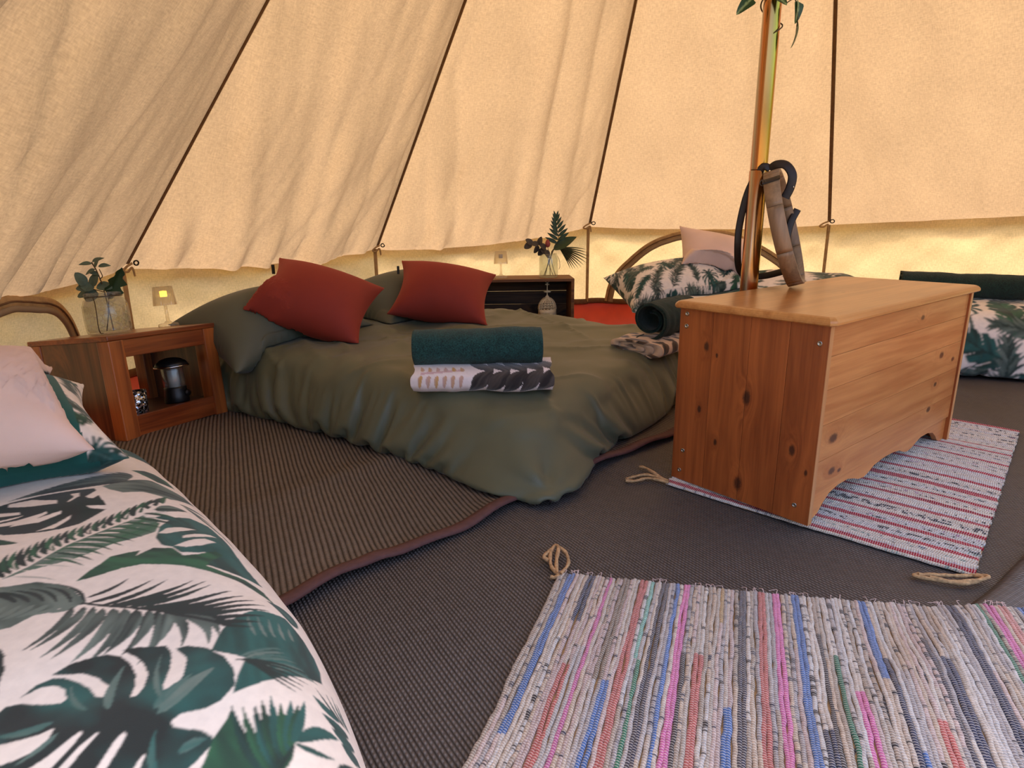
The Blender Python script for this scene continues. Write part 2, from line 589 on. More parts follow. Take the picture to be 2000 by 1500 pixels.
M['white_tube'] = m_plain('white_diffuser', srgb(220, 218, 226), .5)
M['chrome'] = m_plain('chrome', srgb(210, 210, 210), .12, Metallic=1.0)
M['glass'] = m_thin('clear_glass', srgb(244, 246, 242), .10, .02)
M['crackle'] = m_thin('crackle_glass', srgb(240, 240, 234), .12, .12, 46)
M['acrylic'] = m_thin('acrylic', srgb(250, 247, 240), .18, .025)
M['leaf'] = m_plain('leaf_dark', srgb(40, 66, 36), .45, 40, .25)
M['leaf_euc'] = m_plain('leaf_eucalyptus', srgb(86, 104, 88), .6, 40, .2)
M['leaf_palm'] = m_plain('leaf_palm', srgb(56, 62, 34), .55, 60, .25)
M['stem'] = m_plain('stem', srgb(86, 66, 38), .7, 60, .2)
M['bud'] = m_plain('protea_bud', srgb(170, 80, 76), .7, 60, .2)
M['ivory'] = m_plain('ivory_metal', srgb(252, 228, 184), .5, 60, .1)
M['glow_soft'] = m_plain('amber_glass', srgb(150, 104, 62), .4)
M['glow'] = None
_T = NT('lamp_glow'); _e = _T.n('ShaderNodeEmission'); _e.inputs[0].default_value = (*srgb(255, 196, 70), 1); _e.inputs[1].default_value = 5.0
_T.t.links.new(_e.outputs[0], _T.out.inputs[0]); M['glow'] = _T.m
M['glow'].cycles.emission_sampling = 'NONE'
M['grass'] = m_plain('grass', srgb(150, 142, 100), .9, 3, .2)  # unseen ground outside; tan tone set to warm the light bounced into the tent
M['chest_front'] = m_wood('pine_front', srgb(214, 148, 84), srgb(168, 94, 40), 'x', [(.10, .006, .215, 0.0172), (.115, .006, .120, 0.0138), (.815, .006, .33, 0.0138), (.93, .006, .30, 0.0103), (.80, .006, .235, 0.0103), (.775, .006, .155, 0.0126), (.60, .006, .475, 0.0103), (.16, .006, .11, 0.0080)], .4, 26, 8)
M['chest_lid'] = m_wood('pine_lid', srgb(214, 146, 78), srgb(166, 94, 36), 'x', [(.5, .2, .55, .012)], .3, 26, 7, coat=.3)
M['chest_shaded'] = m_wood('pine_shaded', srgb(182, 98, 44), srgb(116, 52, 18), 'z', [(0, .335, .42, .010), (0, .20, .30, .015), (0, .345, .235, .008), (0, .062, .19, .011), (0, .205, .05, .015), (0, .285, .15, .007), (0, .30, .40, .005), (0, .02, .14, .006)], .38, 28, 9, kcol=(.03, .009, .004))  # darker copy of the front pine; the end's shade is in the colour
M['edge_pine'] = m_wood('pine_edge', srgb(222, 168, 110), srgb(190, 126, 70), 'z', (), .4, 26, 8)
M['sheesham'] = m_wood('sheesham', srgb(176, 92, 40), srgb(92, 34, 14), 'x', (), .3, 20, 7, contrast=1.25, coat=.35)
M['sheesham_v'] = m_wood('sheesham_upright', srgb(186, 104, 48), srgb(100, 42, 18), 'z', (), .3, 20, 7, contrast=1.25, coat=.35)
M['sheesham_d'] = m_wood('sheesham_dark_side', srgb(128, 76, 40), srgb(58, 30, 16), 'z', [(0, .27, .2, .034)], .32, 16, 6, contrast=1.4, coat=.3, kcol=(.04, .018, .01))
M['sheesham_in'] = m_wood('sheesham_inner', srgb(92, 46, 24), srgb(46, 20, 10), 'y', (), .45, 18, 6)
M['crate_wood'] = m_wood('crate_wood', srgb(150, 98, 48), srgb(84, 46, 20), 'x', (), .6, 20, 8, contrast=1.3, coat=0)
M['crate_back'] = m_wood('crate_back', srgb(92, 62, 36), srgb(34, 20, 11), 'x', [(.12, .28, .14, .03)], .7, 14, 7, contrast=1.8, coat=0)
M['ring_wood'] = m_wood('ring_wood', srgb(168, 134, 100), srgb(104, 80, 60), 'z', (), .55, 26, 8, coat=.05)
_T = NT('mirror'); _T.bsdf((.9, .9, .9), .02, Metallic=1.0); M['mirror'] = _T.m


def m_pole():
    T = NT('zinc_passivate'); v = T.coord('Object')
    s = T.sep(v)
    ang = T.math('ARCTAN2', s[1], s[0])
    z = T.math('ADD', T.math('MULTIPLY', s[2], .35), T.math('MULTIPLY', T.noise(T.mapping(v, (6, 6, .8)), 1, 3), .25))
    f = T.math('FRACT', T.math('ADD', T.math('MULTIPLY', ang, .33), z))
    c = T.ramp(f, [(0, srgb(190, 150, 90)), (.2, srgb(176, 168, 60)), (.38, srgb(206, 128, 96)), (.55, srgb(176, 176, 160)), (.72, srgb(214, 140, 80)), (1, srgb(190, 150, 90))])
    T.bsdf(c, .22, None, Metallic=1.0)
    return T.m


M['pole'] = m_pole()
# ------------------------------------------------------------------ small cloth solver
def pbd(X, w, cons, steps, iters, force, collide, damp=.96):
    V = np.zeros_like(X)
    for s in range(steps):
        V += force(X, s) * w[:, None]
        V *= damp
        Xp = X.copy()
        X = X + V
        for it in range(iters):
            for a, b, L, k in cons:
                d = X[b] - X[a]
                ln = np.sqrt(np.einsum('ij,ij->i', d, d)) + 1e-9
                wa = w[a]; wb = w[b]
                c = (k * (ln - L) / (ln * (wa + wb + 1e-9)))[:, None] * d
                X[a] += c * wa[:, None]
                X[b] -= c * wb[:, None]
            X = collide(X)
        V = X - Xp
    return X


def grid_cons(idx, R, ks=1.0, ksh=.4, kb=.15, slack=1.0):
    """idx (n,m) vertex ids, R (n,m,2) rest plane coordinates"""
    n, m = idx.shape; out = []
    I, J = np.meshgrid(np.arange(n), np.arange(m), indexing='ij')
    for di, dj, k in ((1, 0, ks), (0, 1, ks), (1, 1, ksh), (1, -1, ksh), (2, 0, kb), (0, 2, kb)):
        ok = (I + di < n) & (J + dj < m) & (J + dj >= 0)
        par = (I // di % 2) if di else (J // dj % 2)
        for p in (0, 1):
            s = ok & (par == p)
            i, j = I[s], J[s]
            a, b = idx[i, j], idx[i + di, j + dj]
            L = np.linalg.norm(R[i, j] - R[i + di, j + dj], axis=1) * slack
            out.append((a, b, L, k))
    return out


def grid_normals(G):
    du = np.gradient(G, axis=0); dv = np.gradient(G, axis=1)
    N = np.cross(du, dv); N /= np.linalg.norm(N, axis=2)[..., None] + 1e-12
    return N


def sim_pillow(w, h, n=44, m=34, press=.0016, steps=90, seed=1, slack=1.0, kb=.08, flat=None):
    """two sheets sewn along the rim and blown up; returns top, bottom grids (n,m,3)"""
    rg = np.random.default_rng(seed)
    u = np.linspace(-w / 2, w / 2, n); v = np.linspace(-h / 2, h / 2, m)
    U, Vv = np.meshgrid(u, v, indexing='ij')
    R = np.stack([U, Vv], 2)
    edge = np.minimum(np.minimum(U + w / 2, w / 2 - U), np.minimum(Vv + h / 2, h / 2 - Vv))
    bul = .03 * sstep(0, .1, edge)
    top = np.concatenate([R, bul[..., None]], 2); bot = np.concatenate([R, -bul[..., None]], 2)
    ti = np.arange(n * m).reshape(n, m)
    bi = ti + n * m
    rim = np.zeros((n, m), bool); rim[0] = rim[-1] = True; rim[:, 0] = rim[:, -1] = True
    bi = np.where(rim, ti, bi)
    X = np.concatenate([top.reshape(-1, 3), bot.reshape(-1, 3)])
    X += rg.normal(0, .0015, X.shape)
    wgt = np.ones(len(X))
    cons = grid_cons(ti, R, 1, .5, kb, slack) + grid_cons(bi, R, 1, .5, kb, slack)

    def force(X, s):
        F = np.zeros_like(X)
        p = press * min(1, s / 25)
        Nt = grid_normals(X[ti.ravel()].reshape(n, m, 3)); Nb = -grid_normals(X[bi.ravel()].reshape(n, m, 3))
        F[ti.ravel()] += p * Nt.reshape(-1, 3)
        F[bi.ravel()] += p * Nb.reshape(-1, 3)
        return F

    def collide(X):
        if flat is not None:
            X[:, 2] = np.clip(X[:, 2], -flat, flat)
        return X
    X = pbd(X, wgt, cons, steps, 4, force, collide, .9)
    return X[ti.ravel()].reshape(n, m, 3), X[bi.ravel()].reshape(n, m, 3)


def sim_bed(L, W, rad, ds, slack=1.05, steps=120, iters=4, seed=1, kb=.12, press=.0006, under=.92, top_noise=.006, slackfn=None, dome=0.0, grav=.00045, cap=None):
    """fabric drawn round a rounded mattress core; local x along the bed, y across, z up. returns grid, rest uv"""
    rg = np.random.default_rng(seed)
    hx, hy = L / 2 - rad, W / 2 - rad
    eu = hx + PI * rad * under; ev = hy + PI * rad * under
    n = int(2 * eu / ds) + 1; m = int(2 * ev / ds) + 1
    u = np.linspace(-eu, eu, n); v = np.linspace(-ev, ev, m)
    U, V = np.meshgrid(u, v, indexing='ij'); R = np.stack([U, V], 2)
    du = np.maximum(np.abs(U) - hx, 0); dv = np.maximum(np.abs(V) - hy, 0)
    o = np.hypot(du, dv) + 1e-9
    mx = np.maximum(du, dv)
    phi = np.minimum(mx / rad, PI * under)
    # at the corners bring the rim in under the core
    q = rad * np.sin(phi)
    X = np.stack([np.sign(U) * (np.minimum(np.abs(U), hx) + q * du / o), np.sign(V) * (np.minimum(np.abs(V), hy) + q * dv / o), rad + rad * np.cos(phi)], 2)
    X = X.reshape(-1, 3)
    rim = np.zeros((n, m), bool); rim[0] = rim[-1] = True; rim[:, 0] = rim[:, -1] = True
    w = np.where(rim, 0.0, 1.0).ravel()
    free = w > 0
    X[free] += rg.normal(0, .003, (free.sum(), 3))
    bump = rg.normal(0, 1, (n, m))
    idx = np.arange(n * m).reshape(n, m)
    cons = grid_cons(idx, R, 1, .35, kb, slack)
    if slackfn is not None:
        SL = slackfn(U, V)
        flU, flV = SL[0].ravel(), SL[1].ravel()
        cons = [(a, b, L_ * (np.where(b - a == m, .5 * (flU[a] + flU[b]), np.where(b - a == 2 * m, flU[a], np.where(b - a <= 2, .5 * (flV[a] + flV[b]), np.sqrt(flU[a] * flV[a]))))), k) for a, b, L_, k in cons]
    half = np.array([hx, hy, 0.0])
    ed = np.minimum((hx + rad - np.abs(U)) / .3, (hy + rad - np.abs(V)) / .3)
    lift = (dome * (sstep(0, 1, ed) - .5)).ravel() + top_noise * (vnoise(U * 5 + seed * 7, V * 5, seed) + .6 * vnoise(U * 11, V * 11 + 3, seed + 1)).ravel()

    def force(X, s):
        N = grid_normals(X.reshape(n, m, 3)).reshape(-1, 3)
        F = press * N * (1.6 if s < steps * .5 else .8)
        F[:, 2] -= grav
        return F

    def collide(X):
        P = X - np.array([0, 0, rad])
        Q = np.clip(P, -half, half)
        D = P - Q
        ln = np.sqrt(np.einsum('ij,ij->i', D, D)) + 1e-9
        rr = rad + lift
        push = np.maximum(rr - ln, 0) / ln
        push = np.where(free, push, 0)
        X = X + D * push[:, None]
        X[:, 2] = np.where(free, np.maximum(X[:, 2], .004), X[:, 2])
        if cap is not None: X[:, 2] = np.where(X[:, 2] > 2 * rad + cap + lift, X[:, 2] * .8 + .2 * (2 * rad + cap + lift), X[:, 2])
        return X
    X = pbd(X, w, cons, steps, iters, force, collide, .93)
    return X.reshape(n, m, 3), R


class HeightField:
    """top surface of what lies below, in 12 mm cells; soft things are laid on it"""
    def __init__(self, x0=-2.4, x1=3.4, y0=-.6, y1=5.0, c=.012):
        self.x0, self.y0, self.c = x0, y0, c
        self.A = np.zeros((int((x1 - x0) / c), int((y1 - y0) / c)))

    def add(self, P):
        P = P.reshape(-1, 3)
        i = np.clip(((P[:, 0] - self.x0) / self.c).astype(int), 1, self.A.shape[0] - 2); j = np.clip(((P[:, 1] - self.y0) / self.c).astype(int), 1, self.A.shape[1] - 2)
        B = np.zeros_like(self.A); np.maximum.at(B, (i, j), P[:, 2])
        for _ in range(2):
            m = np.maximum.reduce([np.roll(np.roll(B, a, 0), b, 1) for a in (-1, 0, 1) for b in (-1, 0, 1)])
            B = np.where(B > 0, B, m * (np.minimum.reduce([np.roll(B, 2, 0) + np.roll(B, -2, 0) + np.roll(B, 2, 1) + np.roll(B, -2, 1), B * 0 + 1]) > 0))
        self.A = np.maximum(self.A, B)

    def at(self, x, y):
        i = np.clip(((np.asarray(x) - self.x0) / self.c).astype(int), 2, self.A.shape[0] - 3); j = np.clip(((np.asarray(y) - self.y0) / self.c).astype(int), 2, self.A.shape[1] - 3)
        return (2 * self.A[i, j] + self.A[i + 1, j] + self.A[i - 1, j] + self.A[i, j + 1] + self.A[i, j - 1]) / 6


HF = HeightField()


def place(G, M4):
    A = np.array(M4)
    return G @ A[:3, :3].T + A[:3, 3]


def basis(center, right, up):
    """matrix whose x is right, y is up, z is their normal"""
    r = np.array(right, float); r /= np.linalg.norm(r)
    u = np.array(up, float); u = u - r * r.dot(u); u /= np.linalg.norm(u)
    n = np.cross(r, u)
    A = np.eye(4); A[:3, 0] = r; A[:3, 1] = u; A[:3, 2] = n; A[:3, 3] = center
    return A


def pillow_obj(name, top, bot, mat, A, k=2, colfn=None, piping=None, parent=None, mats2=None):
    T = upsample(top, k); B = upsample(bot, k)
    n, m = T.shape[:2]
    col = None
    V = np.concatenate([place(T, A).reshape(-1, 3), place(B, A).reshape(-1, 3)])
    rim_h = HF.at(V[:, 0], V[:, 1]) + .004
    nb = n * m
    V[nb:, 2] = np.maximum(V[nb:, 2], rim_h[nb:])
    V[:nb, 2] = np.maximum(V[:nb, 2], np.maximum(rim_h[:nb], V[nb:, 2] + np.where(np.abs(V[nb:, 2] - rim_h[nb:]) < 1e-6, np.minimum(.05, (T[..., 2] - B[..., 2]).ravel() * .45), 0)))
    HF.add(V[:nb])
    F = np.concatenate([grid_faces(n, m), grid_faces(n, m, off=n * m, flip=True)])
    if colfn is not None:
        col = np.concatenate([colfn(T, 0).reshape(-1, 3), colfn(B, 1).reshape(-1, 3)])
    me = np_mesh(name, V, F, None, col)
    o = link(name, me, mat, parent)
    bm = bmesh.new(); bm.from_mesh(me); bmesh.ops.remove_doubles(bm, verts=bm.verts, dist=1e-5); bm.to_mesh(me); bm.free()
    for p in me.polygons: p.use_smooth = True
    rimT = np.concatenate([T[:, 0], T[-1, 1:], T[::-1, -1][1:], T[0, ::-1][1:]])
    return o, place(rimT, A)


def set_origin(o, loc):
    """move the object's origin to loc without moving its mesh"""
    loc = Vector(loc)
    o.data.transform(Matrix.Translation(-loc)); o.location = loc
# ------------------------------------------------------------------ printed patterns, painted on fabric coordinates (metres)
CREAM = np.array(srgb(238, 226, 214))
DKG = np.array(srgb(14, 44, 38)); TEAL = np.array(srgb(32, 92, 86)); GRYG = np.array(srgb(108, 124, 114)); MIDG = np.array(srgb(40, 100, 66)); BLK = np.array(srgb(22, 34, 32))


class Print:
    def __init__(self, U, V, base=CREAM, seed=0):
        self.U = np.asarray(U, float).ravel(); self.V = np.asarray(V, float).ravel()
        self.C = np.tile(np.asarray(base, float), (len(self.U), 1))
        self.seed = seed; self.k = 0

    def inside(self, pts):
        pts = np.asarray(pts, float)
        lo, hi = pts.min(0), pts.max(0)
        s = np.nonzero((self.U >= lo[0]) & (self.U <= hi[0]) & (self.V >= lo[1]) & (self.V <= hi[1]))[0]
        if len(s) == 0: return s
        x = self.U[s]; y = self.V[s]; c = np.zeros(len(s), bool)
        a = pts; b = np.roll(pts, -1, 0)
        for (x1, y1), (x2, y2) in zip(a, b):
            if y1 == y2: continue
            c ^= ((y1 > y) != (y2 > y)) & (x < (x2 - x1) * (y - y1) / (y2 - y1) + x1)
        return s[c]

    def shade(self, s, ca, cb, ax, org, freq=45.0, bias=0.0, amt=1.0):
        """watercolour streaks along ax"""
        if len(s) == 0: return
        self.k += 1
        ax = np.asarray(ax, float); ax = ax / (np.linalg.norm(ax) + 1e-9); pr = np.array([-ax[1], ax[0]])
        dx = self.U[s] - org[0]; dy = self.V[s] - org[1]
        a = dx * ax[0] + dy * ax[1]; p = dx * pr[0] + dy * pr[1]
        f = .5 + .5 * vnoise(a * 9 + self.k * 3.7, p * freq, self.seed + self.k) + .22 * vnoise(a * 40, p * freq * 2.5, self.seed + 99) + bias
        f = np.clip(f, 0, 1)[:, None] * amt
        self.C[s] = ca * (1 - f) + cb * f

    def blade(self, p0, p1, width, bend=0.0, ca=DKG, cb=TEAL, tip=.55, freq=60, bias=0.0):
        p0 = np.asarray(p0, float); p1 = np.asarray(p1, float); d = p1 - p0; L = np.linalg.norm(d)
        if L < 1e-4: return
        nrm = np.array([-d[1], d[0]]) / L
        t = np.linspace(0, 1, 14)[:, None]
        c = p0 + d * t + nrm * bend * L * 4 * t * (1 - t)
        wp = width * .5 * np.sin(PI * t ** tip) ** .8
        pts = np.concatenate([c + nrm * wp, (c - nrm * wp)[::-1]])
        s = self.inside(pts)
        self.shade(s, ca, cb, d, p0, freq, bias)

    def frond(self, path, n, ln, width, ang=55, ca=BLK, cb=GRYG, rib=.004, both=True, bend=.12, prof=.5, bias=-.1):
        P = smooth_path(path, 12); S = np.concatenate([[0], np.cumsum(np.linalg.norm(np.diff(P, axis=0), axis=1))]); S /= S[-1]
        for k in range(n):
            t = .04 + .94 * k / max(n - 1, 1)
            c = np.array([np.interp(t, S, P[:, 0]), np.interp(t, S, P[:, 1])])
            c2 = np.array([np.interp(min(t + .02, 1), S, P[:, 0]), np.interp(min(t + .02, 1), S, P[:, 1])]) if t < .98 else c + (c - P[-4])
            d = c2 - c; d /= np.linalg.norm(d) + 1e-9
            l = ln * (.45 + .55 * math.sin(PI * min(1, .15 + t * prof * 1.5)))
            a = math.radians(ang * (1 - .55 * t))
            for sd in ((1, -1) if both else (1,)):
                ca_, sa_ = math.cos(a * sd), math.sin(a * sd)
                e = np.array([d[0] * ca_ - d[1] * sa_, d[0] * sa_ + d[1] * ca_])
                self.blade(c, c + e * l * (1 + .12 * math.sin(k * 2.3 + sd)), width, -bend * sd, ca, cb, .7, 90, bias)
        self.line(P, rib, ca)

    def line(self, P, w, c):
        P = np.asarray(P, float); T = np.gradient(P, axis=0); T /= np.linalg.norm(T, axis=1)[:, None] + 1e-9
        N = np.stack([-T[:, 1], T[:, 0]], 1) * w / 2
        s = self.inside(np.concatenate([P + N, (P - N)[::-1]])); self.C[s] = c

    def banana(self, path, width, ca=DKG, cb=MIDG, slits=6, slit_col=CREAM, freq=70, side=0, bias=-.1):
        """broad leaf with a midrib; streaks slant away from it, cream slits cut in from the edge"""
        P = smooth_path(path, 12); S = np.concatenate([[0], np.cumsum(np.linalg.norm(np.diff(P, axis=0), axis=1))]); Ltot = S[-1]; S /= Ltot
        T = np.gradient(P, axis=0); T /= np.linalg.norm(T, axis=1)[:, None] + 1e-9; N = np.stack([-T[:, 1], T[:, 0]], 1)
        wp = width * .5 * np.clip(np.sin(PI * S ** .75), 0, 1) ** .6
        for sd in (1, -1):
            if side and sd != side: continue
            edge = wp * (1 + .12 * np.sin(S * 40 + sd)) 
            s = self.inside(np.concatenate([P, (P + N * (sd * edge)[:, None])[::-1]]))
            mid = T[len(T) // 2]; ax = mid * .75 + sd * N[len(N) // 2] * .65
            self.shade(s, ca, cb, ax, P[0], freq, bias + (.12 if sd < 0 else 0))
            for k in range(slits):
                t = (k + .8) / (slits + .6); i = int(t * (len(P) - 1))
                w0 = wp[i] * sd
                root = P[i] + N[i] * w0 * .3 + T[i] * 0.0; end = P[i] + N[i] * w0 * 1.15 + T[i] * wp[i] * .8
                d = end - root; q = np.array([-d[1], d[0]]) / (np.linalg.norm(d) + 1e-9) * width * .028 * (1 + .6 * math.sin(k * 3.1))
                s = self.inside([root, end + q, end - q]); self.C[s] = slit_col
        self.line(P, width * .03, ca * .7)

    def monstera(self, c, ax, size, ca=DKG, cb=TEAL, base=CREAM, slits=(28, 52, 78, 104, 132), wide=.085, bias=-.12):
        c = np.asarray(c, float); ax = np.asarray(ax, float); ax /= np.linalg.norm(ax); pr = np.array([-ax[1], ax[0]])
        s = np.nonzero((np.abs(self.U - c[0]) < size * 1.25) & (np.abs(self.V - c[1]) < size * 1.25))[0]
        if len(s) == 0: return
        a = (self.U[s] - c[0]) * ax[0] + (self.V[s] - c[1]) * ax[1]; p = (self.U[s] - c[0]) * pr[0] + (self.V[s] - c[1]) * pr[1]
        th = np.arctan2(np.abs(p), a); r = np.hypot(a, p)
        R = size * (.66 + .34 * np.cos(th) + .16 * np.exp(-((th - 2.3) / .5) ** 2) - .12 * np.exp(-((th - PI) / .25) ** 2)) * (1 + .03 * np.sin(9 * th + c[0] * 9))
        ins = r < R
        sd = (p > 0)
        cut = np.zeros(len(s), bool)
        for k, dg in enumerate(slits):
            t0 = math.radians(dg) + np.where(sd, .03, -.05)
            curve = t0 - .35 * (r / size - .3)
            dist = np.abs(np.sin(th - curve)) * r
            w = size * wide * (.55 + .7 * sstep(.25, .9, r / R)) * (.75 + .35 * math.sin(k * 2.7 + c[1] * 5))
            start = (.33 + .12 * math.sin(k * 1.9 + 1)) * R
            cut |= (dist < w * np.sqrt(np.clip((r - start) / (.3 * size), 0, 1))) & (r > start) & (np.cos(th - curve) > 0)
        ok = s[ins & ~cut]
        self.k += 1
        aa = a[ins & ~cut]; pp = p[ins & ~cut]; rr = r[ins & ~cut]; tt = th[ins & ~cut]
        f = .5 + .5 * vnoise(tt * 7 + np.sign(pp) * 9, rr / size * 3 + self.k, self.seed + self.k) + .3 * vnoise(aa * 60, pp * 60, self.seed + 5) + bias
        f = np.clip(f, 0, 1)[:, None]
        self.C[ok] = ca * (1 - f) + cb * f
        vein = s[ins & ~cut & (np.abs(p) < size * .012)]
        self.C[vein] = cb * .6 + GRYG * .4

    def rgb(self, shape):
        return self.C.reshape(*shape, 3)


def soften(C):
    """slight bleed of the ink into the weave"""
    for ax in (0, 1):
        P = np.pad(C, [(1, 1) if a == ax else (0, 0) for a in range(3)], 'edge')
        n = C.shape[ax]
        C = .25 * np.take(P, np.arange(n), ax) + .5 * np.take(P, np.arange(1, n + 1), ax) + .25 * np.take(P, np.arange(2, n + 2), ax)
    return C


def jungle(U, V, seed=0, scale=1.0, ox=0.0, oy=0.0, dense=1.0):
    """all-over tropical leaf print, repeating irregularly"""
    pr = Print(np.asarray(U) / scale + ox, np.asarray(V) / scale + oy, CREAM, seed)
    rg = random.Random(seed)
    lo = (pr.U.min(), pr.V.min()); hi = (pr.U.max(), pr.V.max())
    step = .21 / dense
    i0, i1 = int(math.floor(lo[0] / step)) - 1, int(math.ceil(hi[0] / step)) + 1
    j0, j1 = int(math.floor(lo[1] / step)) - 1, int(math.ceil(hi[1] / step)) + 1
    cells = [(i, j) for i in range(i0, i1 + 1) for j in range(j0, j1 + 1)]
    for ph in (0, 1):
        for i, j in cells:
            h = random.Random((i * 7919 + j * 104729 + seed * 31) & 0xffffff)
            x = (i + .5 * (j % 2) + h.uniform(-.2, .2)) * step; y = (j + h.uniform(-.2, .2)) * step
            a = h.uniform(0, 2 * PI); d = np.array([math.cos(a), math.sin(a)]); c = np.array([x, y]); q = np.array([-d[1], d[0]])
            kind = (i * 3 + j * 5 + h.randint(0, 1)) % 4
            if ph == 0:
                if kind == 0: pr.banana([c - d * .13, c + q * .02, c + d * .14], .10, DKG, h.choice([MIDG, GRYG, TEAL]), 5)
                elif kind == 1: pr.frond([c - d * .14, c + q * .015, c + d * .13], 15, .10, .013, 58, BLK, GRYG)
            else:
                if kind == 2: pr.monstera(c, d, .115, DKG, TEAL)
                elif kind == 3: pr.frond([c - d * .12, c - q * .02, c + d * .12], 13, .085, .015, 52, DKG, h.choice([TEAL, GRYG, MIDG]))
    return soften(pr.rgb(np.shape(U)))
# ------------------------------------------------------------------ the tent: groundsheet, canvas walls and roof
CX, CY, APEX = .8156, 2.1954, 3.63
SEAMS = [(230, 2.60, .640, .09), (197, 2.66, .600, .09), (163.44, 2.68, .598, .09), (130.6, 2.55, .614, .11), (95.7, 2.5, .727, .165), (58.85, 2.5, .727, .165),
         (22, 2.62, .81, .16), (-15, 2.5, .80, .15), (-52, 2.5, .78, .12), (-86, 2.5, .74, .1)]
NP = len(SEAMS)


def seam_pt(k, dr=0.0):
    a, r, z, zb = SEAMS[k % NP]
    a = math.radians(a)
    return np.array([CX + (r + dr) * math.cos(a), CY + (r + dr) * math.sin(a), z])


ZSAG = [.03, .04, .032, .045, .02, .0, .01, .02, .02, .02]
APEXV = np.array([CX, CY, APEX])


def hem(k, s):
    a, b = seam_pt(k), seam_pt(k + 1)
    s = np.asarray(s, float)[..., None]
    p = a * (1 - s) + b * s
    m = (a + b) / 2; out = np.array([m[0] - CX, m[1] - CY, 0]); out /= np.linalg.norm(out)
    bow = 4 * s * (1 - s)
    return p - out * .05 * bow - np.array([0, 0, 1.0]) * ZSAG[k] * bow ** .8, out


def roof_grid(k, ns=72, nt=150, t0=0.0):
    s = np.linspace(0, 1, ns); t = t0 + (1 - t0) * (np.linspace(0, 1, nt) ** 1.12)
    S, T = np.meshgrid(s, t, indexing='ij')
    H, out = hem(k, S)
    P = H * (1 - T[..., None]) + APEXV * T[..., None]
    slope = APEXV - (seam_pt(k) + seam_pt(k + 1)) / 2; slope /= np.linalg.norm(slope)
    a, b = seam_pt(k), seam_pt(k + 1); side = (b - a) / np.linalg.norm(b - a)
    nrm = np.cross(side, slope); nrm /= np.linalg.norm(nrm)
    if nrm.dot(out) < 0: nrm = -nrm                       # outward
    w = 4 * S * (1 - S)
    wid = np.linalg.norm(b - a) * (1 - T)
    sag = -.05 * w * np.sin(PI * np.clip(T * 1.1 + .06, 0, 1))
    # soft folds that run up the panel, leaning towards its middle; tight gathers at the hem
    X = (S - .5) * wid; Y = T * 3.2
    lean = X + Y * (.16 if k % 2 else .20)
    f = .030 * vnoise(lean * 4.2 + k * 11, Y * .55, 20 + k) + .013 * vnoise(lean * 10.5, Y * .9 + k, 40 + k)
    # diagonal drags from the pull-out points
    lean2 = X - Y * .35
    f += .010 * vnoise(lean2 * 9, Y * .7 + 3, 60 + k)
    hemw = np.exp(-T * 9)
    f += .010 * vnoise(S * 26, T * 4, 80 + k) * hemw + .0045 * vnoise(S * 60, T * 6, 90 + k) * np.exp(-T * 14)
    amp = {0: 1, 1: 1.15, 2: 1.2, 3: 1.0, 4: .55, 5: .35}.get(k, .7)
    rd = 1 - np.abs(vnoise(lean * 5.5 + k * 3, Y * .5, 100 + k)); f = f * 1.6 + .018 * rd ** 4 - .006
    rd = 1 - np.abs(vnoise(lean2 * 7 + k * 5, Y * .6, 110 + k)); f += .016 * rd ** 6 * np.exp(-T * 2.5)
    edge = sstep(0, .09, S) * sstep(0, .09, 1 - S)
    P = P + nrm * (sag + f * amp * edge * (1 - T * .6))[..., None]
    UV = np.stack([X, Y], 2)
    return P, UV, nrm, out


def hem_out(k, s, d):
    """point on the eave flap, d metres beyond the hem"""
    H, out = hem(k, s)
    ra, rb = (seam_pt(q) - np.array([CX, CY, 0]) for q in (k, k + 1))
    ra[2] = rb[2] = 0; ra /= np.linalg.norm(ra); rb /= np.linalg.norm(rb)
    S = np.asarray(s, float)[..., None]
    sl = ra * (1 - S) + rb * S + np.array([0, 0, -.62])
    return H + sl / np.linalg.norm(sl, axis=-1)[..., None] * d


WALLN = ['wall_left_front', 'wall_left', 'wall_back_left', 'wall_back', 'wall_back_right', 'wall_right', 'wall_right_side', 'wall_right_front', 'wall_front_right']


def wall_pt(k, s, t):
    """t 0 bottom .. 1 top"""
    s = np.asarray(s, float); t = np.asarray(t, float)
    top = hem_out(k, s, .045)
    a, b = seam_pt(k, .04), seam_pt(k + 1, .04)
    a[2] = SEAMS[k][3]; b[2] = SEAMS[(k + 1) % NP][3]
    S = s[..., None]
    m = (a + b) / 2; out = np.array([m[0] - CX, m[1] - CY, 0]); out /= np.linalg.norm(out)
    bot = a * (1 - S) + b * S + out * .035 * 4 * S * (1 - S)
    T = t[..., None]
    return bot * (1 - T) + top * T, out


def wall_grid(k, ns=70, nt=36):
    s = np.linspace(0, 1, ns); t = np.linspace(0, 1, nt)
    S, T = np.meshgrid(s, t, indexing='ij')
    P, out = wall_pt(k, S, T)
    w = sstep(0, .06, S) * sstep(0, .06, 1 - S) * sstep(0, .12, T) * sstep(-.02, .12, 1 - T)
    d1 = S * 1.6 + T * .8; d2 = S * 1.6 - T * .6
    f = .016 * vnoise(d1 * 4 + k, T * 1.2, 120 + k) + .010 * vnoise(d2 * 8, T * 2 + k, 140 + k) + .004 * vnoise(S * 30, T * 5, 160 + k)
    P = P + out * (f * w)[..., None]
    L = np.linalg.norm(seam_pt(k) - seam_pt(k + 1))
    return P, np.stack([S * L, T * .6], 2)


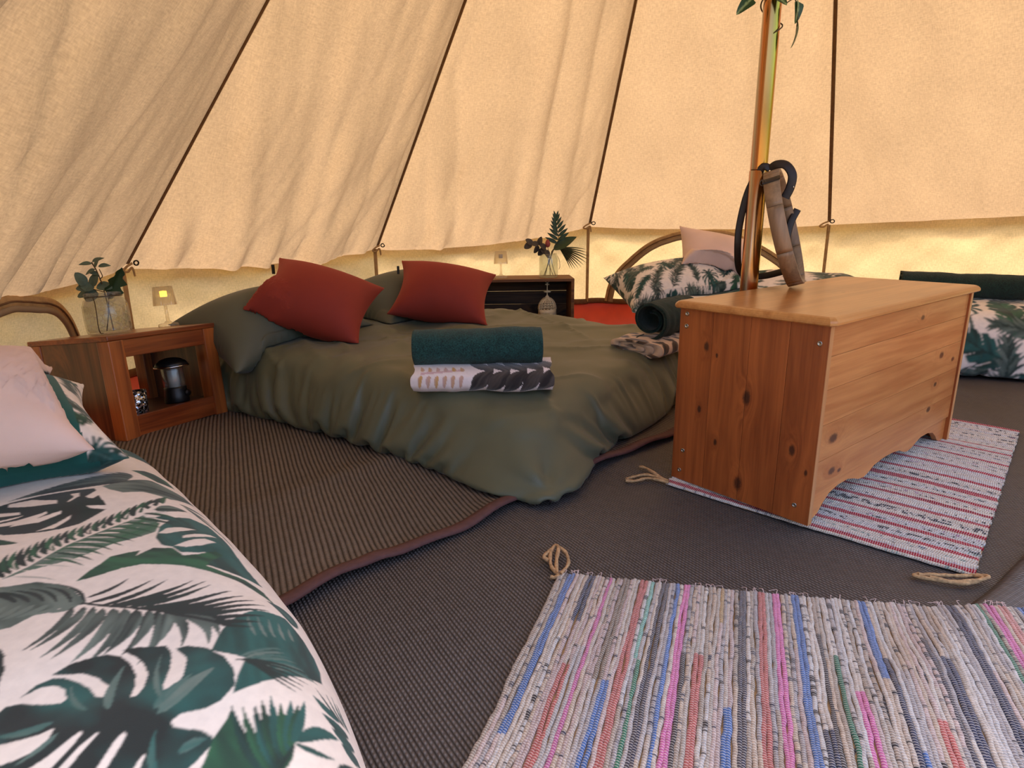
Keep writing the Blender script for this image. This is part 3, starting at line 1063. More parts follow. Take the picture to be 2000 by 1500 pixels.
roof = empty('ceiling', (CX, CY, 0), label='cream canvas bell tent roof of wide panels meeting at the pole', kind='structure')
for k in range(NP):
    open_front = (k >= NP - 3)  # unseen open front, widened over three panels to let in more daylight
    G, UV, nrm, out = roof_grid(k, t0=.42 if open_front else 0.0)
    if not open_front:
        s = np.linspace(0, 1, G.shape[0])
        flap = np.stack([hem_out(k, s, d) for d in (.11, .055)], 1)
        G = np.concatenate([flap, G], 1)
        UV = np.concatenate([UV[:, :1] - np.array([0, .11]), UV[:, :1] - np.array([0, .055]), UV], 1)
    o = grid_obj('canvas_panel', G - np.array([CX, CY, 0]), M['roof'], roof, uv=UV)
for k in range(NP):
    a = seam_pt(k); n = 40
    P = np.array([a + (APEXV - a) * t for t in np.linspace(0, .985, n)])
    inward = np.array([CX - a[0], CY - a[1], 0]); inward /= np.linalg.norm(inward)
    sl = (APEXV - a) / np.linalg.norm(APEXV - a)
    nin = inward - sl * sl.dot(inward) ; nin = nin / np.linalg.norm(nin)
    if nin[2] > 0: nin = -nin
    o = tube('seam_tape', P + nin * .004 - np.array([CX, CY, 0]), .0105, M['seam'], roof, 8, .22, ups=nin)

for k in range(NP - 3):
    G, UV = wall_grid(k)
    base = G[G.shape[0] // 2, 0].copy()
    wo = grid_obj(WALLN[k], G - base, M['wall'], uv=UV)
    wo.location = base
    tag(wo, kind='structure', label='low cream canvas tent wall panel under the roof hem')
    # upright seam at the panel's first edge, brown hem tape along its foot
    if k > 0:
        e, out = wall_pt(k, np.zeros(12), np.linspace(0, 1, 12))
        tube('seam_tape', e - out * .010 - base, .011, M['ziptape'], wo, 8, .3, ups=-out)
    e, out = wall_pt(k, np.linspace(0, 1, 40), np.zeros(40))
    e = e + np.array([0, 0, .004]) - out * .008
    e[:, 2] += .004 * np.sin(np.linspace(0, 30, 40))
    tube('hem_tape', e - base, .020, M['seam'], wo, 8, .25, ups=-out)

# groundsheet with its turned-up rim
pts = []
for k in range(NP):
    a = seam_pt(k, .045)
    b = seam_pt(k + 1, .045)
    for q in np.linspace(0, 1, 14)[:-1]:
        m = (a + b) / 2; out = np.array([m[0] - CX, m[1] - CY, 0]); out /= np.linalg.norm(out)
        p = a * (1 - q) + b * q + out * .045 * 4 * q * (1 - q)
        zb = SEAMS[k][3] * (1 - q) + SEAMS[(k + 1) % NP][3] * q
        pts.append((p[0], p[1], zb))
pts = np.array(pts); nr = len(pts)
rings = []
for f in (.0, .35, .7, .9, .985):
    xy = np.stack([CX + (pts[:, 0] - CX) * f, CY + (pts[:, 1] - CY) * f], 1)
    rings.append(np.concatenate([xy, (floor_z(xy[:, 0], xy[:, 1]) - .022)[:, None]], 1))
up = pts.copy(); rings.append(np.stack([CX + (up[:, 0] - CX) * 1.0, CY + (up[:, 1] - CY) * 1.0, up[:, 2]], 1))
fl = grid_obj('floor', np.array(rings), M['pvc'], cv=True, flip=True)
tag(fl, kind='structure', label='orange groundsheet with turned-up rim below the canvas wall')

g = bpy.data.meshes.new('ground')
g.from_pydata([(-40, -40, -.09), (40, -40, -.09), (40, 40, -.09), (-40, 40, -.09)], [], [(0, 1, 2, 3)])
gr = link('ground', g, M['grass']); tag(gr, kind='structure', label='grass the tent is pitched on')


# half-moon zipped windows in the wall
def arch(name, k, pts, label, w=.022, flapdrop=True):
    pp = smooth_path(pts, 10)
    e = []
    for s, z in pp:
        lo = wall_pt(k, np.array(s), np.array(0.0))[0]; hi = wall_pt(k, np.array(s), np.array(1.0))[0]
        t = (z - lo[2]) / (hi[2] - lo[2])
        p, out = wall_pt(k, np.array(s), np.array(t))
        e.append(p - out * .030)
    e = np.array(e)
    e = e + np.array([0, 0, .0025]) * vnoise(np.arange(len(e)) * .23, np.arange(len(e)) * 0.0 + k, 9)[:, None]
    root = empty(name, tuple(e[len(e) // 2]), label=label, kind='structure')
    tube('zip_tape', e - e[len(e) // 2], w, M['ziptape'], root, 8, .2, ups=-out)
    T = np.gradient(e, axis=0); T /= np.linalg.norm(T, axis=1)[:, None]
    inn = np.cross(T, out); inn /= np.linalg.norm(inn, axis=1)[:, None]
    c = e.mean(0)
    sg = np.sign(np.einsum('ij,ij->i', c - e, inn))[:, None]
    e2 = e + inn * sg * (w + .004) - out * .004
    tube('zip_flap', e2 - e[len(e) // 2], .013, M['roof'], root, 6, .5, ups=-out)
    e3 = e - out * .006
    tube('zip_chain', e3 - e[len(e) // 2], .0035, M['seam'], root, 6)
    return root


arch('window_1', 4, [(.095, .17), (.098, .207), (.112, .299), (.152, .398), (.25, .546), (.337, .616), (.434, .653), (.595, .642), (.746, .540), (.856, .41), (.9, .30), (.905, .18)],
     'half-moon zipped window with brown tape in the back wall behind blush cushion')
arch('window_2', 1, [(.26, .20), (.28, .37), (.34, .47), (.447, .522), (.538, .515), (.62, .487), (.668, .44), (.704, .368), (.73, .27), (.735, .14)],
     'half-moon zipped window with brown tape in the left wall behind bedside table')

# toggles and loops where the roof is pulled out
for k in range(1, 6):
    a = seam_pt(k); out = np.array([a[0] - CX, a[1] - CY, 0]); out /= np.linalg.norm(out); sd = np.array([-out[1], out[0], 0])
    t = empty('tie_loop', tuple(a - out * .02), label='small dark ring and webbing loop at the %s roof seam' % ['', 'far left', 'second', 'third', 'fourth', 'fifth'][k], cat='tie loop', group='tie loops at the eave')
    if k == 1: t['label'] = 'small dark ring and webbing loop at the roof seam beyond the left frame'
    if k == 2: t['label'] = 'small dark ring and webbing loop at the roof seam above the glass jar'
    if k == 3: t['label'] = 'small dark ring and webbing loop at the roof seam between the rust cushions'
    if k == 4: t['label'] = 'small dark ring and webbing loop at the roof seam right of the far vase'
    if k == 5: t['label'] = 'small dark ring and webbing loop at the roof seam right of the pole'
    an = np.linspace(0, 2 * PI, 15)
    ring = np.stack([np.cos(an), np.sin(an)], 1) * .013
    tube('ring', sd * ring[:, :1] - sd * .02 + np.array([0, 0, 1.0]) * ring[:, 1:] * .8 - out * .012, .0035, M['dark_metal'], t, 6)
    lp = smooth_path([(0, 0, 0), (.03, 0, -.012), (.052, 0, -.03), (.03, 0, -.036), (.004, 0, -.02), (-.004, 0, -.06)], 6)
    tube('webbing', sd * lp[:, :1] + np.array([0, 0, 1.0]) * lp[:, 2:] - out * .010, .006, M['ziptape'], t, 6, .3)

# ------------------------------------------------------------------ floor mats
def mat_mesh(name, P, mat, th=.006, label=None):
    n, m = P.shape[:2]
    UV = P[..., :2].copy()
    c = P[n // 2, m // 2].copy()
    o = grid_obj(name, P - c, mat, uv=UV)
    o.location = c
    if grid_normals(P)[n // 2, m // 2, 2] < 0:
        o.data.flip_normals()
    solidify(o, th)
    tag(o, label, 'floor mat', 'woven floor mats in the tent')
    return o


def crease(x, y, a, b, w, h):
    a = np.array(a); b = np.array(b); d = b - a; L = np.linalg.norm(d); d /= L
    s = np.clip((x - a[0]) * d[0] + (y - a[1]) * d[1], 0, L)
    q = np.hypot(x - a[0] - d[0] * s, y - a[1] - d[1] * s)
    return h * np.exp(-(q / w) ** 2)


def clip_r(X, Y, R=2.40):
    r = np.hypot(X - CX, Y - CY); f = np.minimum(1, R / r)
    return CX + (X - CX) * f, CY + (Y - CY) * f


def wave_b(x, y):
    z = floor_z(x, y)
    q = x * .53 + y * .85; p = x * .85 - y * .53
    z = z + .010 * vnoise(q * 3.1 + 1.7, p * .9, 11) * sstep(.5, .9, y)
    z = z + .006 * vnoise(q * 7.0, p * 1.6 + 4, 12) * sstep(.5, .9, y)
    return z


x = np.linspace(-1.6, 3.1, 190); y = np.linspace(-.1, 4.5, 190)
X, Y = np.meshgrid(x, y, indexing='ij'); X, Y = clip_r(X, Y, 2.38)
Z = np.minimum(wave_b(X, Y), .02) - .004
MAT_B = lambda x, y: np.minimum(wave_b(np.asarray(x), np.asarray(y)), .02) - .004
mat_mesh('floor_mat', np.stack([X, Y, Z], 2), M['mat_b'], .006, 'large grey-brown woven floor mat under the rugs and chest')

# ribbed mat under the double bed, brown bound edge
bu = np.array([.717, .697]); bn = np.array([-.697, .717]); bo = np.array([-.47, 1.16])
s = np.linspace(-.9, 2.0, 150); t = np.linspace(0, 2.15, 110)
S, T = np.meshgrid(s, t, indexing='ij')
ks = np.array([-.9, -.3, 0, .136, .3, .454, .6, .747, .9, 1.02, 1.4, 2.0]); kt = np.array([.0, -.01, 0, .030, .004, -.012, .008, .030, .018, .024, 0, 0])
edge = np.interp(s, np.linspace(-.9, 2, 60), np.interp(np.linspace(-.9, 2, 60), ks, kt))
edge = np.convolve(np.pad(edge, 4, 'edge'), np.ones(9) / 9, 'valid')
TT = edge[:, None] * (1 - sstep(0, .35, T)) + T
X = bo[0] + bu[0] * S + bn[0] * TT; Y = bo[1] + bu[1] * S + bn[1] * TT
X, Y = clip_r(X, Y, 2.42)


def za(x, y):
    z = floor_z(x, y) + .010
    z = z + crease(x, y, (-.82, 1.55), (-.39, 1.98), .05, .010) + crease(x, y, (-.642, 1.633), (-.30, 1.33), .03, .007)
    z = z + .005 * vnoise(x * 5, y * 5, 15)
    return z


def mat_a_z(x, y):
    z = za(x, y)
    return np.maximum(z, MAT_B(x, y) + .004)


Z = mat_a_z(X, Y)
Z = Z + (1 - sstep(0, .10, T)) * (.006 + .008 * np.sin(S * 13) ** 2)
A_GRID = np.stack([X, Y, Z], 2)
ma = mat_mesh('floor_mat', A_GRID, M['mat_a'], .005, 'brown ribbed floor mat with bound edge under the green double bed')
be = A_GRID[:, 0]
e1 = be + np.array([0, 0, .003]); e2 = A_GRID[:, 2] + np.array([0, 0, .003]); e2 = e1 + (e2 - e1) / np.linalg.norm(e2 - e1, axis=1)[:, None] * .032
e0 = e1 - (e2 - e1) * .12 - np.array([0, 0, .006])
bd = grid_obj('edge_binding', np.stack([e0, e1 + np.array([0, 0, .001]), (e1 + e2) / 2 + np.array([0, 0, .0025]), e2], 1) - np.array(ma.location), M['binding'], ma)
bd['label'] = 'dark brown cloth binding'
solidify(bd, .003, 1.0)

# third mat, only its ridged near corner shows on the right
cu_ = np.array([.80, .60]); cn_ = np.array([.60, -.80]); co_ = np.array([.55, .855])
s = np.linspace(-.1, 2.6, 140); t = np.linspace(0, 1.1, 60)
S, T = np.meshgrid(s, t, indexing='ij')
X = co_[0] + cu_[0] * S + cn_[0] * T; Y = co_[1] + cu_[1] * S + cn_[1] * T
X, Y = clip_r(X, Y, 2.36)
Z = MAT_B(X, Y) + .007 + .016 * np.exp(-((T - .035) / .05) ** 2) * sstep(0, .02, T + .008) + .004 * vnoise(X * 6, Y * 6, 17)
mat_mesh('floor_mat', np.stack([X, Y, Z], 2), M['mat_c'], .005, 'grey woven floor mat with raised edge between the two rag rugs')
MAT_C = lambda x, y: MAT_B(x, y) + .012 + .016 * np.exp(-((((np.asarray(x) - co_[0]) * cn_[0] + (np.asarray(y) - co_[1]) * cn_[1]) - .035) / .05) ** 2)


def rug_z(x, y):
    tt = (np.asarray(x) - co_[0]) * cn_[0] + (np.asarray(y) - co_[1]) * cn_[1]
    zc = MAT_C(x, y)
    return MAT_B(x, y) + .003 + (.011 + .006 * np.exp(-((tt - .06) / .10) ** 2)) * sstep(-.06, .03, tt)
# ------------------------------------------------------------------ rag rugs
BEIGE = [srgb(216, 196, 178), srgb(200, 184, 168), srgb(228, 214, 200), srgb(190, 168, 148), srgb(216, 190, 164), srgb(200, 188, 182), srgb(222, 194, 184), srgb(184, 164, 144), srgb(222, 214, 208), srgb(226, 208, 190), srgb(180, 170, 168), srgb(206, 178, 170)]
SPK = [srgb(70, 66, 84), srgb(60, 50, 48), srgb(100, 92, 96)]


def strip_colors(n, segs, rg):
    """segs: list of (t_end, color, speck colour or None, speck density)"""
    C = np.zeros((n, 3)); t = np.linspace(0, 1, n); t0 = 0
    for te, c, sp, den in segs:
        s = (t >= t0) & (t <= te + 1e-6)
        C[s] = c
        if sp is not None:
            q = s & (vnoise(t * 130 + rg.uniform(0, 99), t * 0 + rg.uniform(0, 99), 5) > 1 - den * 2)
            C[q] = sp
        t0 = te
    return C


def rug_strip(root, o, P0, P1, rad, segs, rg, zf, n=170, wob=.0025):
    t = np.linspace(0, 1, n)
    d = P1 - P0; q = np.array([-d[1], d[0]]); q /= np.linalg.norm(q)
    w = wob * vnoise(t * 7 + rg.uniform(0, 50), t * 0 + rg.uniform(0, 50), 3) + wob * .5 * vnoise(t * 30 + rg.uniform(0, 50), t * 0, 4)
    xy = P0[None] + d[None] * t[:, None] + q[None] * w[:, None]
    z = zf(xy[:, 0], xy[:, 1])
    a = np.array([-.15, .12, .34, .5, .66, .88, 1.15]) * PI
    r = rad * (1 + .10 * vnoise(t * 60 + rg.uniform(0, 50), t * 0, 6))
    L = np.linalg.norm(d)
    V = np.stack([xy[:, None, 0] + q[0] * (r[:, None] * np.cos(a)), xy[:, None, 1] + q[1] * (r[:, None] * np.cos(a)), z[:, None] + .004 + r[:, None] * .85 * np.sin(a)], 2)
    C = strip_colors(n, segs, rg)
    UV = np.stack([np.broadcast_to(a / PI * rad * 2, (n, 7)), np.broadcast_to((t * L)[:, None], (n, 7))], 2)
    ob = grid_obj('rag_strip', V - np.array(o), M['rag'], root, col=np.repeat(C[:, None], 7, 1), uv=UV, flip=True)
    return ob


def rug_back(root, o, c4, zf, mat):
    c = np.array(c4, float); u = np.linspace(0, 1, 60)
    U, V = np.meshgrid(u, u, indexing='ij'); U = U[..., None]; V = V[..., None]
    xy = c[0] * (1 - U) * (1 - V) + c[1] * U * (1 - V) + c[2] * U * V + c[3] * (1 - U) * V
    P = np.concatenate([xy, zf(xy[..., 0], xy[..., 1])[..., None] + .0015], 2)
    ob = grid_obj('woven_backing', P - np.array(o), mat, root)
    if grid_normals(P)[30, 30, 2] < 0: ob.data.flip_normals()
    return ob


def rug_dir_test():
    pass


rg = random.Random(11)
TLr, TRr, BLr = np.array([.099, 1.273]), np.array([1.018, 1.106]), np.array([-.079, .768])
b = (TRr - TLr) / np.linalg.norm(TRr - TLr); a = (BLr - TLr); a = a / np.linalg.norm(a)
WIDR, LENR = .64, 1.32
ro = np.array([*(TLr + b * .6 + a * .3), 0.0])
rug1 = empty('rag_rug', tuple(ro), label='multicoloured rag rug of cream, pink and blue strips in the foreground', cat='rug')
C_ = dict(blue=srgb(84, 124, 190), navy=srgb(56, 60, 92), pink=srgb(232, 118, 178), brown=srgb(150, 130, 110), coral=srgb(214, 110, 100), mint=srgb(146, 206, 186), dark=srgb(84, 74, 78), green=srgb(60, 132, 96), ochre=srgb(196, 160, 104), salmon=srgb(236, 160, 150), char=srgb(70, 60, 58))
# (offset along the far edge, colour, from, to, cords)
feature = [(.030, 'blue', 0, .72, 2), (.075, 'navy', 0, .25, 2), (.118, 'pink', 0, 1, 2), (.155, 'brown', 0, .5, 2), (.165, 'blue', .5, 1, 2), (.092, 'coral', .45, 1, 2), (.190, 'coral', 0, 1, 3), (.212, 'mint', 0, .4, 1), (.218, 'green', .4, 1, 1), (.235, 'dark', 0, 1, 2),
           (.262, 'blue', 0, 1, 2), (.280, 'pink', 0, 1, 2), (.296, 'char', .35, 1, 1), (.322, 'coral', .35, 1, 2), (.352, 'ochre', 0, .2, 1), (.395, 'dark', 0, 1, 2), (.375, 'blue', .55, 1, 2), (.435, 'coral', 0, 1, 2), (.462, 'pink', 0, 1, 2), (.500, 'blue', 0, .75, 2), (.525, 'navy', .6, 1, 2), (.535, 'char', .2, 1, 1), (.558, 'green', .3, 1, 1), (.585, 'pink', .45, 1, 2),
           (.628, 'blue', 0, .4, 2), (.640, 'navy', .3, .8, 1), (.650, 'blue', .65, 1, 2), (.690, 'coral', .55, 1, 2), (.716, 'dark', .2, 1, 1), (.740, 'navy', .3, 1, 2), (.800, 'navy', 0, 1, 2), (.845, 'green', 0, 1, 1), (.868, 'pink', 0, 1, 2), (.89, 'salmon', 0, 1, 2), (.93, 'blue', 0, 1, 2), (.98, 'coral', 0, 1, 2), (1.04, 'mint', 0, 1, 2), (1.1, 'pink', 0, 1, 2), (1.16, 'navy', 0, 1, 2), (1.22, 'blue', 0, 1, 2)]
pitch = .0076
ns_ = int(LENR / pitch)
for k in range(ns_):
    off = (k + .5) * pitch
    segs = []
    base = rg.choice(BEIGE); sp = rg.choice(SPK) if rg.random() < .6 else None
    cut = rg.uniform(.25, .8)
    segs = [(cut, base, sp, rg.uniform(.08, .3)), (1, rg.choice(BEIGE), rg.choice(SPK) if rg.random() < .35 else None, rg.uniform(.08, .25))]
    for fo, cn, f0, f1, w in feature:
        if abs(off - fo) < .0088 * w * .40:
            cc = np.array(C_[cn]) * rg.uniform(.85, 1.1)
            sp2 = SPK[0] if cn in ('navy', 'dark') else None
            new = []
            if f0 > 0: new.append((f0, base, sp, .15))
            new.append((f1, cc, sp2, .35))
            if f1 < 1: new.append((1, rg.choice(BEIGE), sp, .15))
            segs = new
    P0 = TLr + b * off + a * rg.uniform(-.004, .003); P1 = TLr + b * off + a * (WIDR + rg.uniform(-.004, .004))
    rug_strip(rug1, ro, P0, P1, .0047, segs, rg, rug_z)
rug_back(rug1, ro, [TLr + a * .004, TLr + b * LENR + a * .004, TLr + b * LENR + a * (WIDR - .004), TLr + a * (WIDR - .004)], rug_z, M['jute'])


def jute_loop(root, o, paths, r=.0042, zf=rug_z):
    for p in paths:
        P = smooth_path(p, 8)
        P = np.concatenate([P[:, :2], (zf(P[:, 0], P[:, 1]) + P[:, 2])[:, None]], 1)
        rr = r * (1 + .25 * vnoise(np.arange(len(P)) * .7, np.arange(len(P)) * 0 + rg.uniform(0, 40), 8))
        tube('jute_cord', P - np.array(o), rr, M['jute'], root, 7)


jute_loop(rug1, ro, [[(.10, 1.262, .006), (.085, 1.30, .008), (.086, 1.345, .012), (.098, 1.376, .016), (.106, 1.362, .02), (.098, 1.315, .012), (.096, 1.268, .008)],
                     [(.103, 1.374, .018), (.122, 1.35, .014), (.126, 1.315, .010), (.118, 1.29, .008), (.103, 1.266, .008)],
                     [(.098, 1.374, .016), (.080, 1.352, .012), (.070, 1.33, .014), (.080, 1.318, .010)], [(.100, 1.262, .008), (.090, 1.258, .004), (.082, 1.262, .004)]])
for k in range(70):                                        # loose threads at the far edge
    q = TLr + b * rg.uniform(.01, 1.2); z = float(rug_z(q[0], q[1]))
    P = smooth_path([(q[0], q[1], z + .006), (q[0] + rg.uniform(-.006, .006), q[1] + rg.uniform(.003, .010), z + .012), (q[0] + rg.uniform(-.012, .012), q[1] + rg.uniform(.006, .018), z + .006)], 4)
    tube('loose_thread', P - ro, .0007, M['white_thread'] if 'white_thread' in M else M['blush'], rug1, 4)

# second rug, under the chest
Lr, Nr = np.array([.462, 1.785]), np.array([1.04, 1.275])
a2 = (Nr - Lr); W2 = np.linalg.norm(a2); a2 /= W2
b2 = np.array([.66, .75]); b2 /= np.linalg.norm(b2)
ro2 = np.array([*(Lr + a2 * .38 + b2 * .6), 0.0])
rug2 = empty('rag_rug', tuple(ro2), label='white rag rug with red and black stripes lying under the pine chest', cat='rug')
RED = srgb(196, 24, 52); W_ = [srgb(238, 226, 208), srgb(228, 216, 200), srgb(244, 232, 212), srgb(222, 214, 206), srgb(234, 216, 194), srgb(226, 220, 214)]
pitch2 = .0082; n2 = int(1.23 / pitch2)
redset = set()
for q in (1, 2, 9, 10, 17, 18, 24, 25, 33, 34, 41, 42, 49, 50, 58, 59, 60, 68, 69, 80, 81, 95, 96, 110, 111, 118, n2 - 2, n2 - 1): redset.add(q)
blkset = {5: .2, 13: .35, 14: .35, 20: .3, 28: .5, 29: .5, 30: .45, 36: .3, 45: .35, 54: .4, 63: .4, 64: .4, 74: .35, 86: .4, 90: .3, 102: .45, 106: .4, 122: .4, 128: .5, 132: .4, 138: .5, 142: .5, 144: .4}


def rug2_z(x, y):
    return rug_z(x, y)


for k in range(n2):
    off = (k + .5) * pitch2
    if k in redset: c = np.array(RED) * rg.uniform(.8, 1.1); segs = [(1, c, None, 0)]
    else:
        segs = [(rg.uniform(.3, .7), rg.choice(W_), None, 0), (1, rg.choice(W_), None, 0)]
        if k in blkset: segs = [(s0, c0, srgb(44, 40, 48), blkset[k]) for s0, c0, _, _ in segs]
        elif rg.random() < .25: segs = [(s0, c0, rg.choice([srgb(150, 170, 160), srgb(190, 150, 170), srgb(130, 128, 140)]), .25) for s0, c0, _, _ in segs]
    rug_strip(rug2, ro2, Lr + b2 * off - a2 * rg.uniform(-.003, .003), Lr + b2 * off + a2 * (W2 + rg.uniform(-.003, .003)), .0050, segs, rg, rug2_z)
rug_back(rug2, ro2, [Lr, Lr + b2 * 1.23, Lr + b2 * 1.23 + a2 * W2, Lr + a2 * W2], rug2_z, M['jute'])
jute_loop(rug2, ro2, [[(.470, 1.782, .008), (.44, 1.80, .010), (.41, 1.815, .008), (.375, 1.805, .006), (.345, 1.808, .006)], [(.470, 1.784, .012), (.43, 1.822, .012), (.40, 1.838, .008), (.36, 1.826, .006), (.348, 1.815, .008)],
                      [(.46, 1.79, .012), (.432, 1.84, .016), (.418, 1.875, .012), (.405, 1.895, .006)],
                      [(1.030, 1.272, .008), (1.035, 1.245, .012), (.99, 1.232, .010), (.935, 1.248, .010), (.90, 1.27, .008), (.915, 1.278, .008)], [(1.03, 1.27, .008), (.99, 1.258, .016), (.95, 1.264, .014), (.91, 1.272, .010)], [(1.035, 1.268, .01), (1.05, 1.25, .012), (1.02, 1.236, .014), (.96, 1.240, .012), (.925, 1.256, .012)]], .0045)

# ------------------------------------------------------------------ beds
def bed_matrix(center, ax, z=0.0):
    ax = np.array([ax[0], ax[1], 0.0]); ax /= np.linalg.norm(ax)
    A = np.eye(4); A[:3, 0] = ax; A[:3, 1] = np.cross([0, 0, 1.0], ax); A[:3, 3] = [center[0], center[1], z]
    return A


def mattress(root, L, W, rad, A, o):
    """low air mattress inside the cover"""
    bm = bmesh.new(); bmesh.ops.create_cube(bm, size=1)
    for v in bm.verts: v.co = Vector((v.co.x * (L - .12), v.co.y * (W - .12), .012 + (v.co.z + .5) * (2 * rad - .11)))
    bmesh.ops.bevel(bm, geom=list(bm.edges), offset=rad * .45, segments=5, affect='EDGES', profile=.5)
    me = bpy.data.meshes.new('mattress'); bm.to_mesh(me); bm.free()
    for p in me.polygons: p.use_smooth = True
    me.transform(Matrix.Translation(-Vector(o)) @ Matrix([list(r) for r in A]))
    return link('mattress', me, M['black'], root)


# double bed
AD = bed_matrix((-.252, 2.870), (.823, -.568), .010)


def slack_double(U, V):
    n1 = vnoise(U * 3 + 1, V * 3, 71); n2 = vnoise(U * 3 + 9, V * 3 + 5, 72)
    eU = sstep(.48, .66, np.abs(V)); eV = sstep(.62, .82, np.abs(U))
    return 1.055 + .07 * n1 + .10 * eU, 1.055 + .07 * n2 + .10 * eV


G, R = sim_bed(1.84, 1.55, .130, .0170, 1.0, 105, 4, 3, .012, .00024, .95, .012, slack_double, .02, .0003, .012)
# long soft folds across the top of the quilt
U = R[..., 0]; V = R[..., 1]; Nn = grid_normals(G); topm = sstep(.17, .25, G[..., 2])
f1 = (1 - np.abs(vnoise((U * .55 + V) * 6.5 + 2, (U - V * .55) * 1.3, 36))) ** 5; f2 = (1 - np.abs(vnoise((U * .8 - V * .6) * 9 + 7, (U * .6 + V * .8) * 1.7, 37))) ** 6
G = G + Nn * (topm * (.013 * f1 + .010 * f2 + .006 * vnoise(U * 14 + V * 4, V * 3, 38)))[..., None]
# gathered foot corner
rr = np.hypot(U - .93, V + .74); an_ = np.arctan2(V + .74, U - .93)
G = G + Nn * (.013 * (np.cos(4 * an_ + 1.0) + .6 * np.cos(7 * an_)) * np.exp(-(rr / .15) ** 2) * sstep(.015, .07, rr))[..., None]
# the foot is flatter than the head
G[..., 2] *= 1 - .15 * sstep(0, .9, G[..., 0]) - .15 * np.exp(-((G[..., 0] - .90) ** 2 + (G[..., 1] + .74) ** 2) / .08)
Gd = upsample(G, 2)
bed1 = empty('double_bed', (AD[0, 3], AD[1, 3], 0), label='low double bed with olive green duvet in the middle of the tent', cat='bed')
Gw = place(Gd, AD)
dz = np.maximum(mat_a_z(Gw[..., 0], Gw[..., 1]) + .006 - .010, 0)
Gw[..., 2] = np.maximum(Gw[..., 2], dz + .004)
dv_ = grid_obj('duvet', Gw - np.array(bed1.location), M['duvet'], bed1)
mattress(bed1, 1.84, 1.55, .12, AD, bed1.location)
HF.add(Gw)

# single bed at the back right
AB = bed_matrix((1.76, 3.51), (.957, -.291), .012)
G, R = sim_bed(2.04, .78, .155, .021, 1.04, 90, 3, 5, .03, .0003, .93, .010, None, .03, .0003)
G[..., 2] += sstep(.2, .3, G[..., 2]) * (.125 * sstep(-.10, .22, G[..., 1]) * sstep(-.75, -.45, G[..., 0]) * (1 - .75 * sstep(.05, .4, G[..., 0])))
Gd = upsample(G, 5); Rd = upsample(np.concatenate([R, R[..., :1] * 0], 2), 5)
bed2 = empty('single_bed', (AB[0, 3], AB[1, 3], 0), label='leaf-print single bed along the back wall behind the pine chest', cat='bed')
grid_obj('duvet', place(Gd, AB) - np.array(bed2.location), M['print'], bed2, col=jungle(Rd[..., 0], Rd[..., 1], 4, 1.35, dense=1.4))
mattress(bed2, 2.04, .78, .15, AB, bed2.location)
HF.add(place(Gd, AB))

# single bed in the left foreground
AF = bed_matrix((-.6496, .7619), (.686, -.7276), .012)
G, R = sim_bed(1.70, .70, .135, .020, 1.025, 80, 3, 9, .04, .0003, .93, .004, None, .01, .0003)
G[..., 2] += sstep(.2, .26, G[..., 2]) * (.007 * vnoise(R[..., 0] * 4 + 3, R[..., 1] * 4, 51) + .004 * vnoise(R[..., 0] * 11, R[..., 1] * 9, 52))
G[..., 2] *= .95
G[..., 1] = G[..., 1] * .975 - .010 - .26 * np.maximum(G[..., 0] + .15, 0) ** 2          # the soft bed curves towards its foot


def fine_axis(n, lo, hi, step, k, r0, r1):
    """sample positions: step-fine between lo and hi of the rest range, coarse (1/k) outside"""
    f = lambda v: (v - r0) / (r1 - r0) * (n - 1)
    a, b_ = max(f(lo), 0), min(f(hi), n - 1)
    m = int((b_ - a) / (step / (r1 - r0) * (n - 1)))
    return np.concatenate([np.arange(0, a - .2, 1 / k), np.linspace(a, b_, m), np.arange(b_ + 1 / k, n - 1 - .01, 1 / k), [n - 1]])


tu = fine_axis(G.shape[0], -.62, .56, .0015, 3, R[0, 0, 0], R[-1, 0, 0]); tv_ = fine_axis(G.shape[1], -.10, .37, .0015, 3, R[0, 0, 1], R[0, -1, 1])
CA, CB = cr_eval(G.shape[0], tu), cr_eval(G.shape[1], tv_)
Gd = np.einsum('ij,jkl,mk->iml', CA, G, CB, optimize=True)
Rd = np.einsum('ij,jkl,mk->iml', CA, R, CB, optimize=True)
pr = Print(Rd[..., 0] + .014, Rd[..., 1] * .95, CREAM, 21)


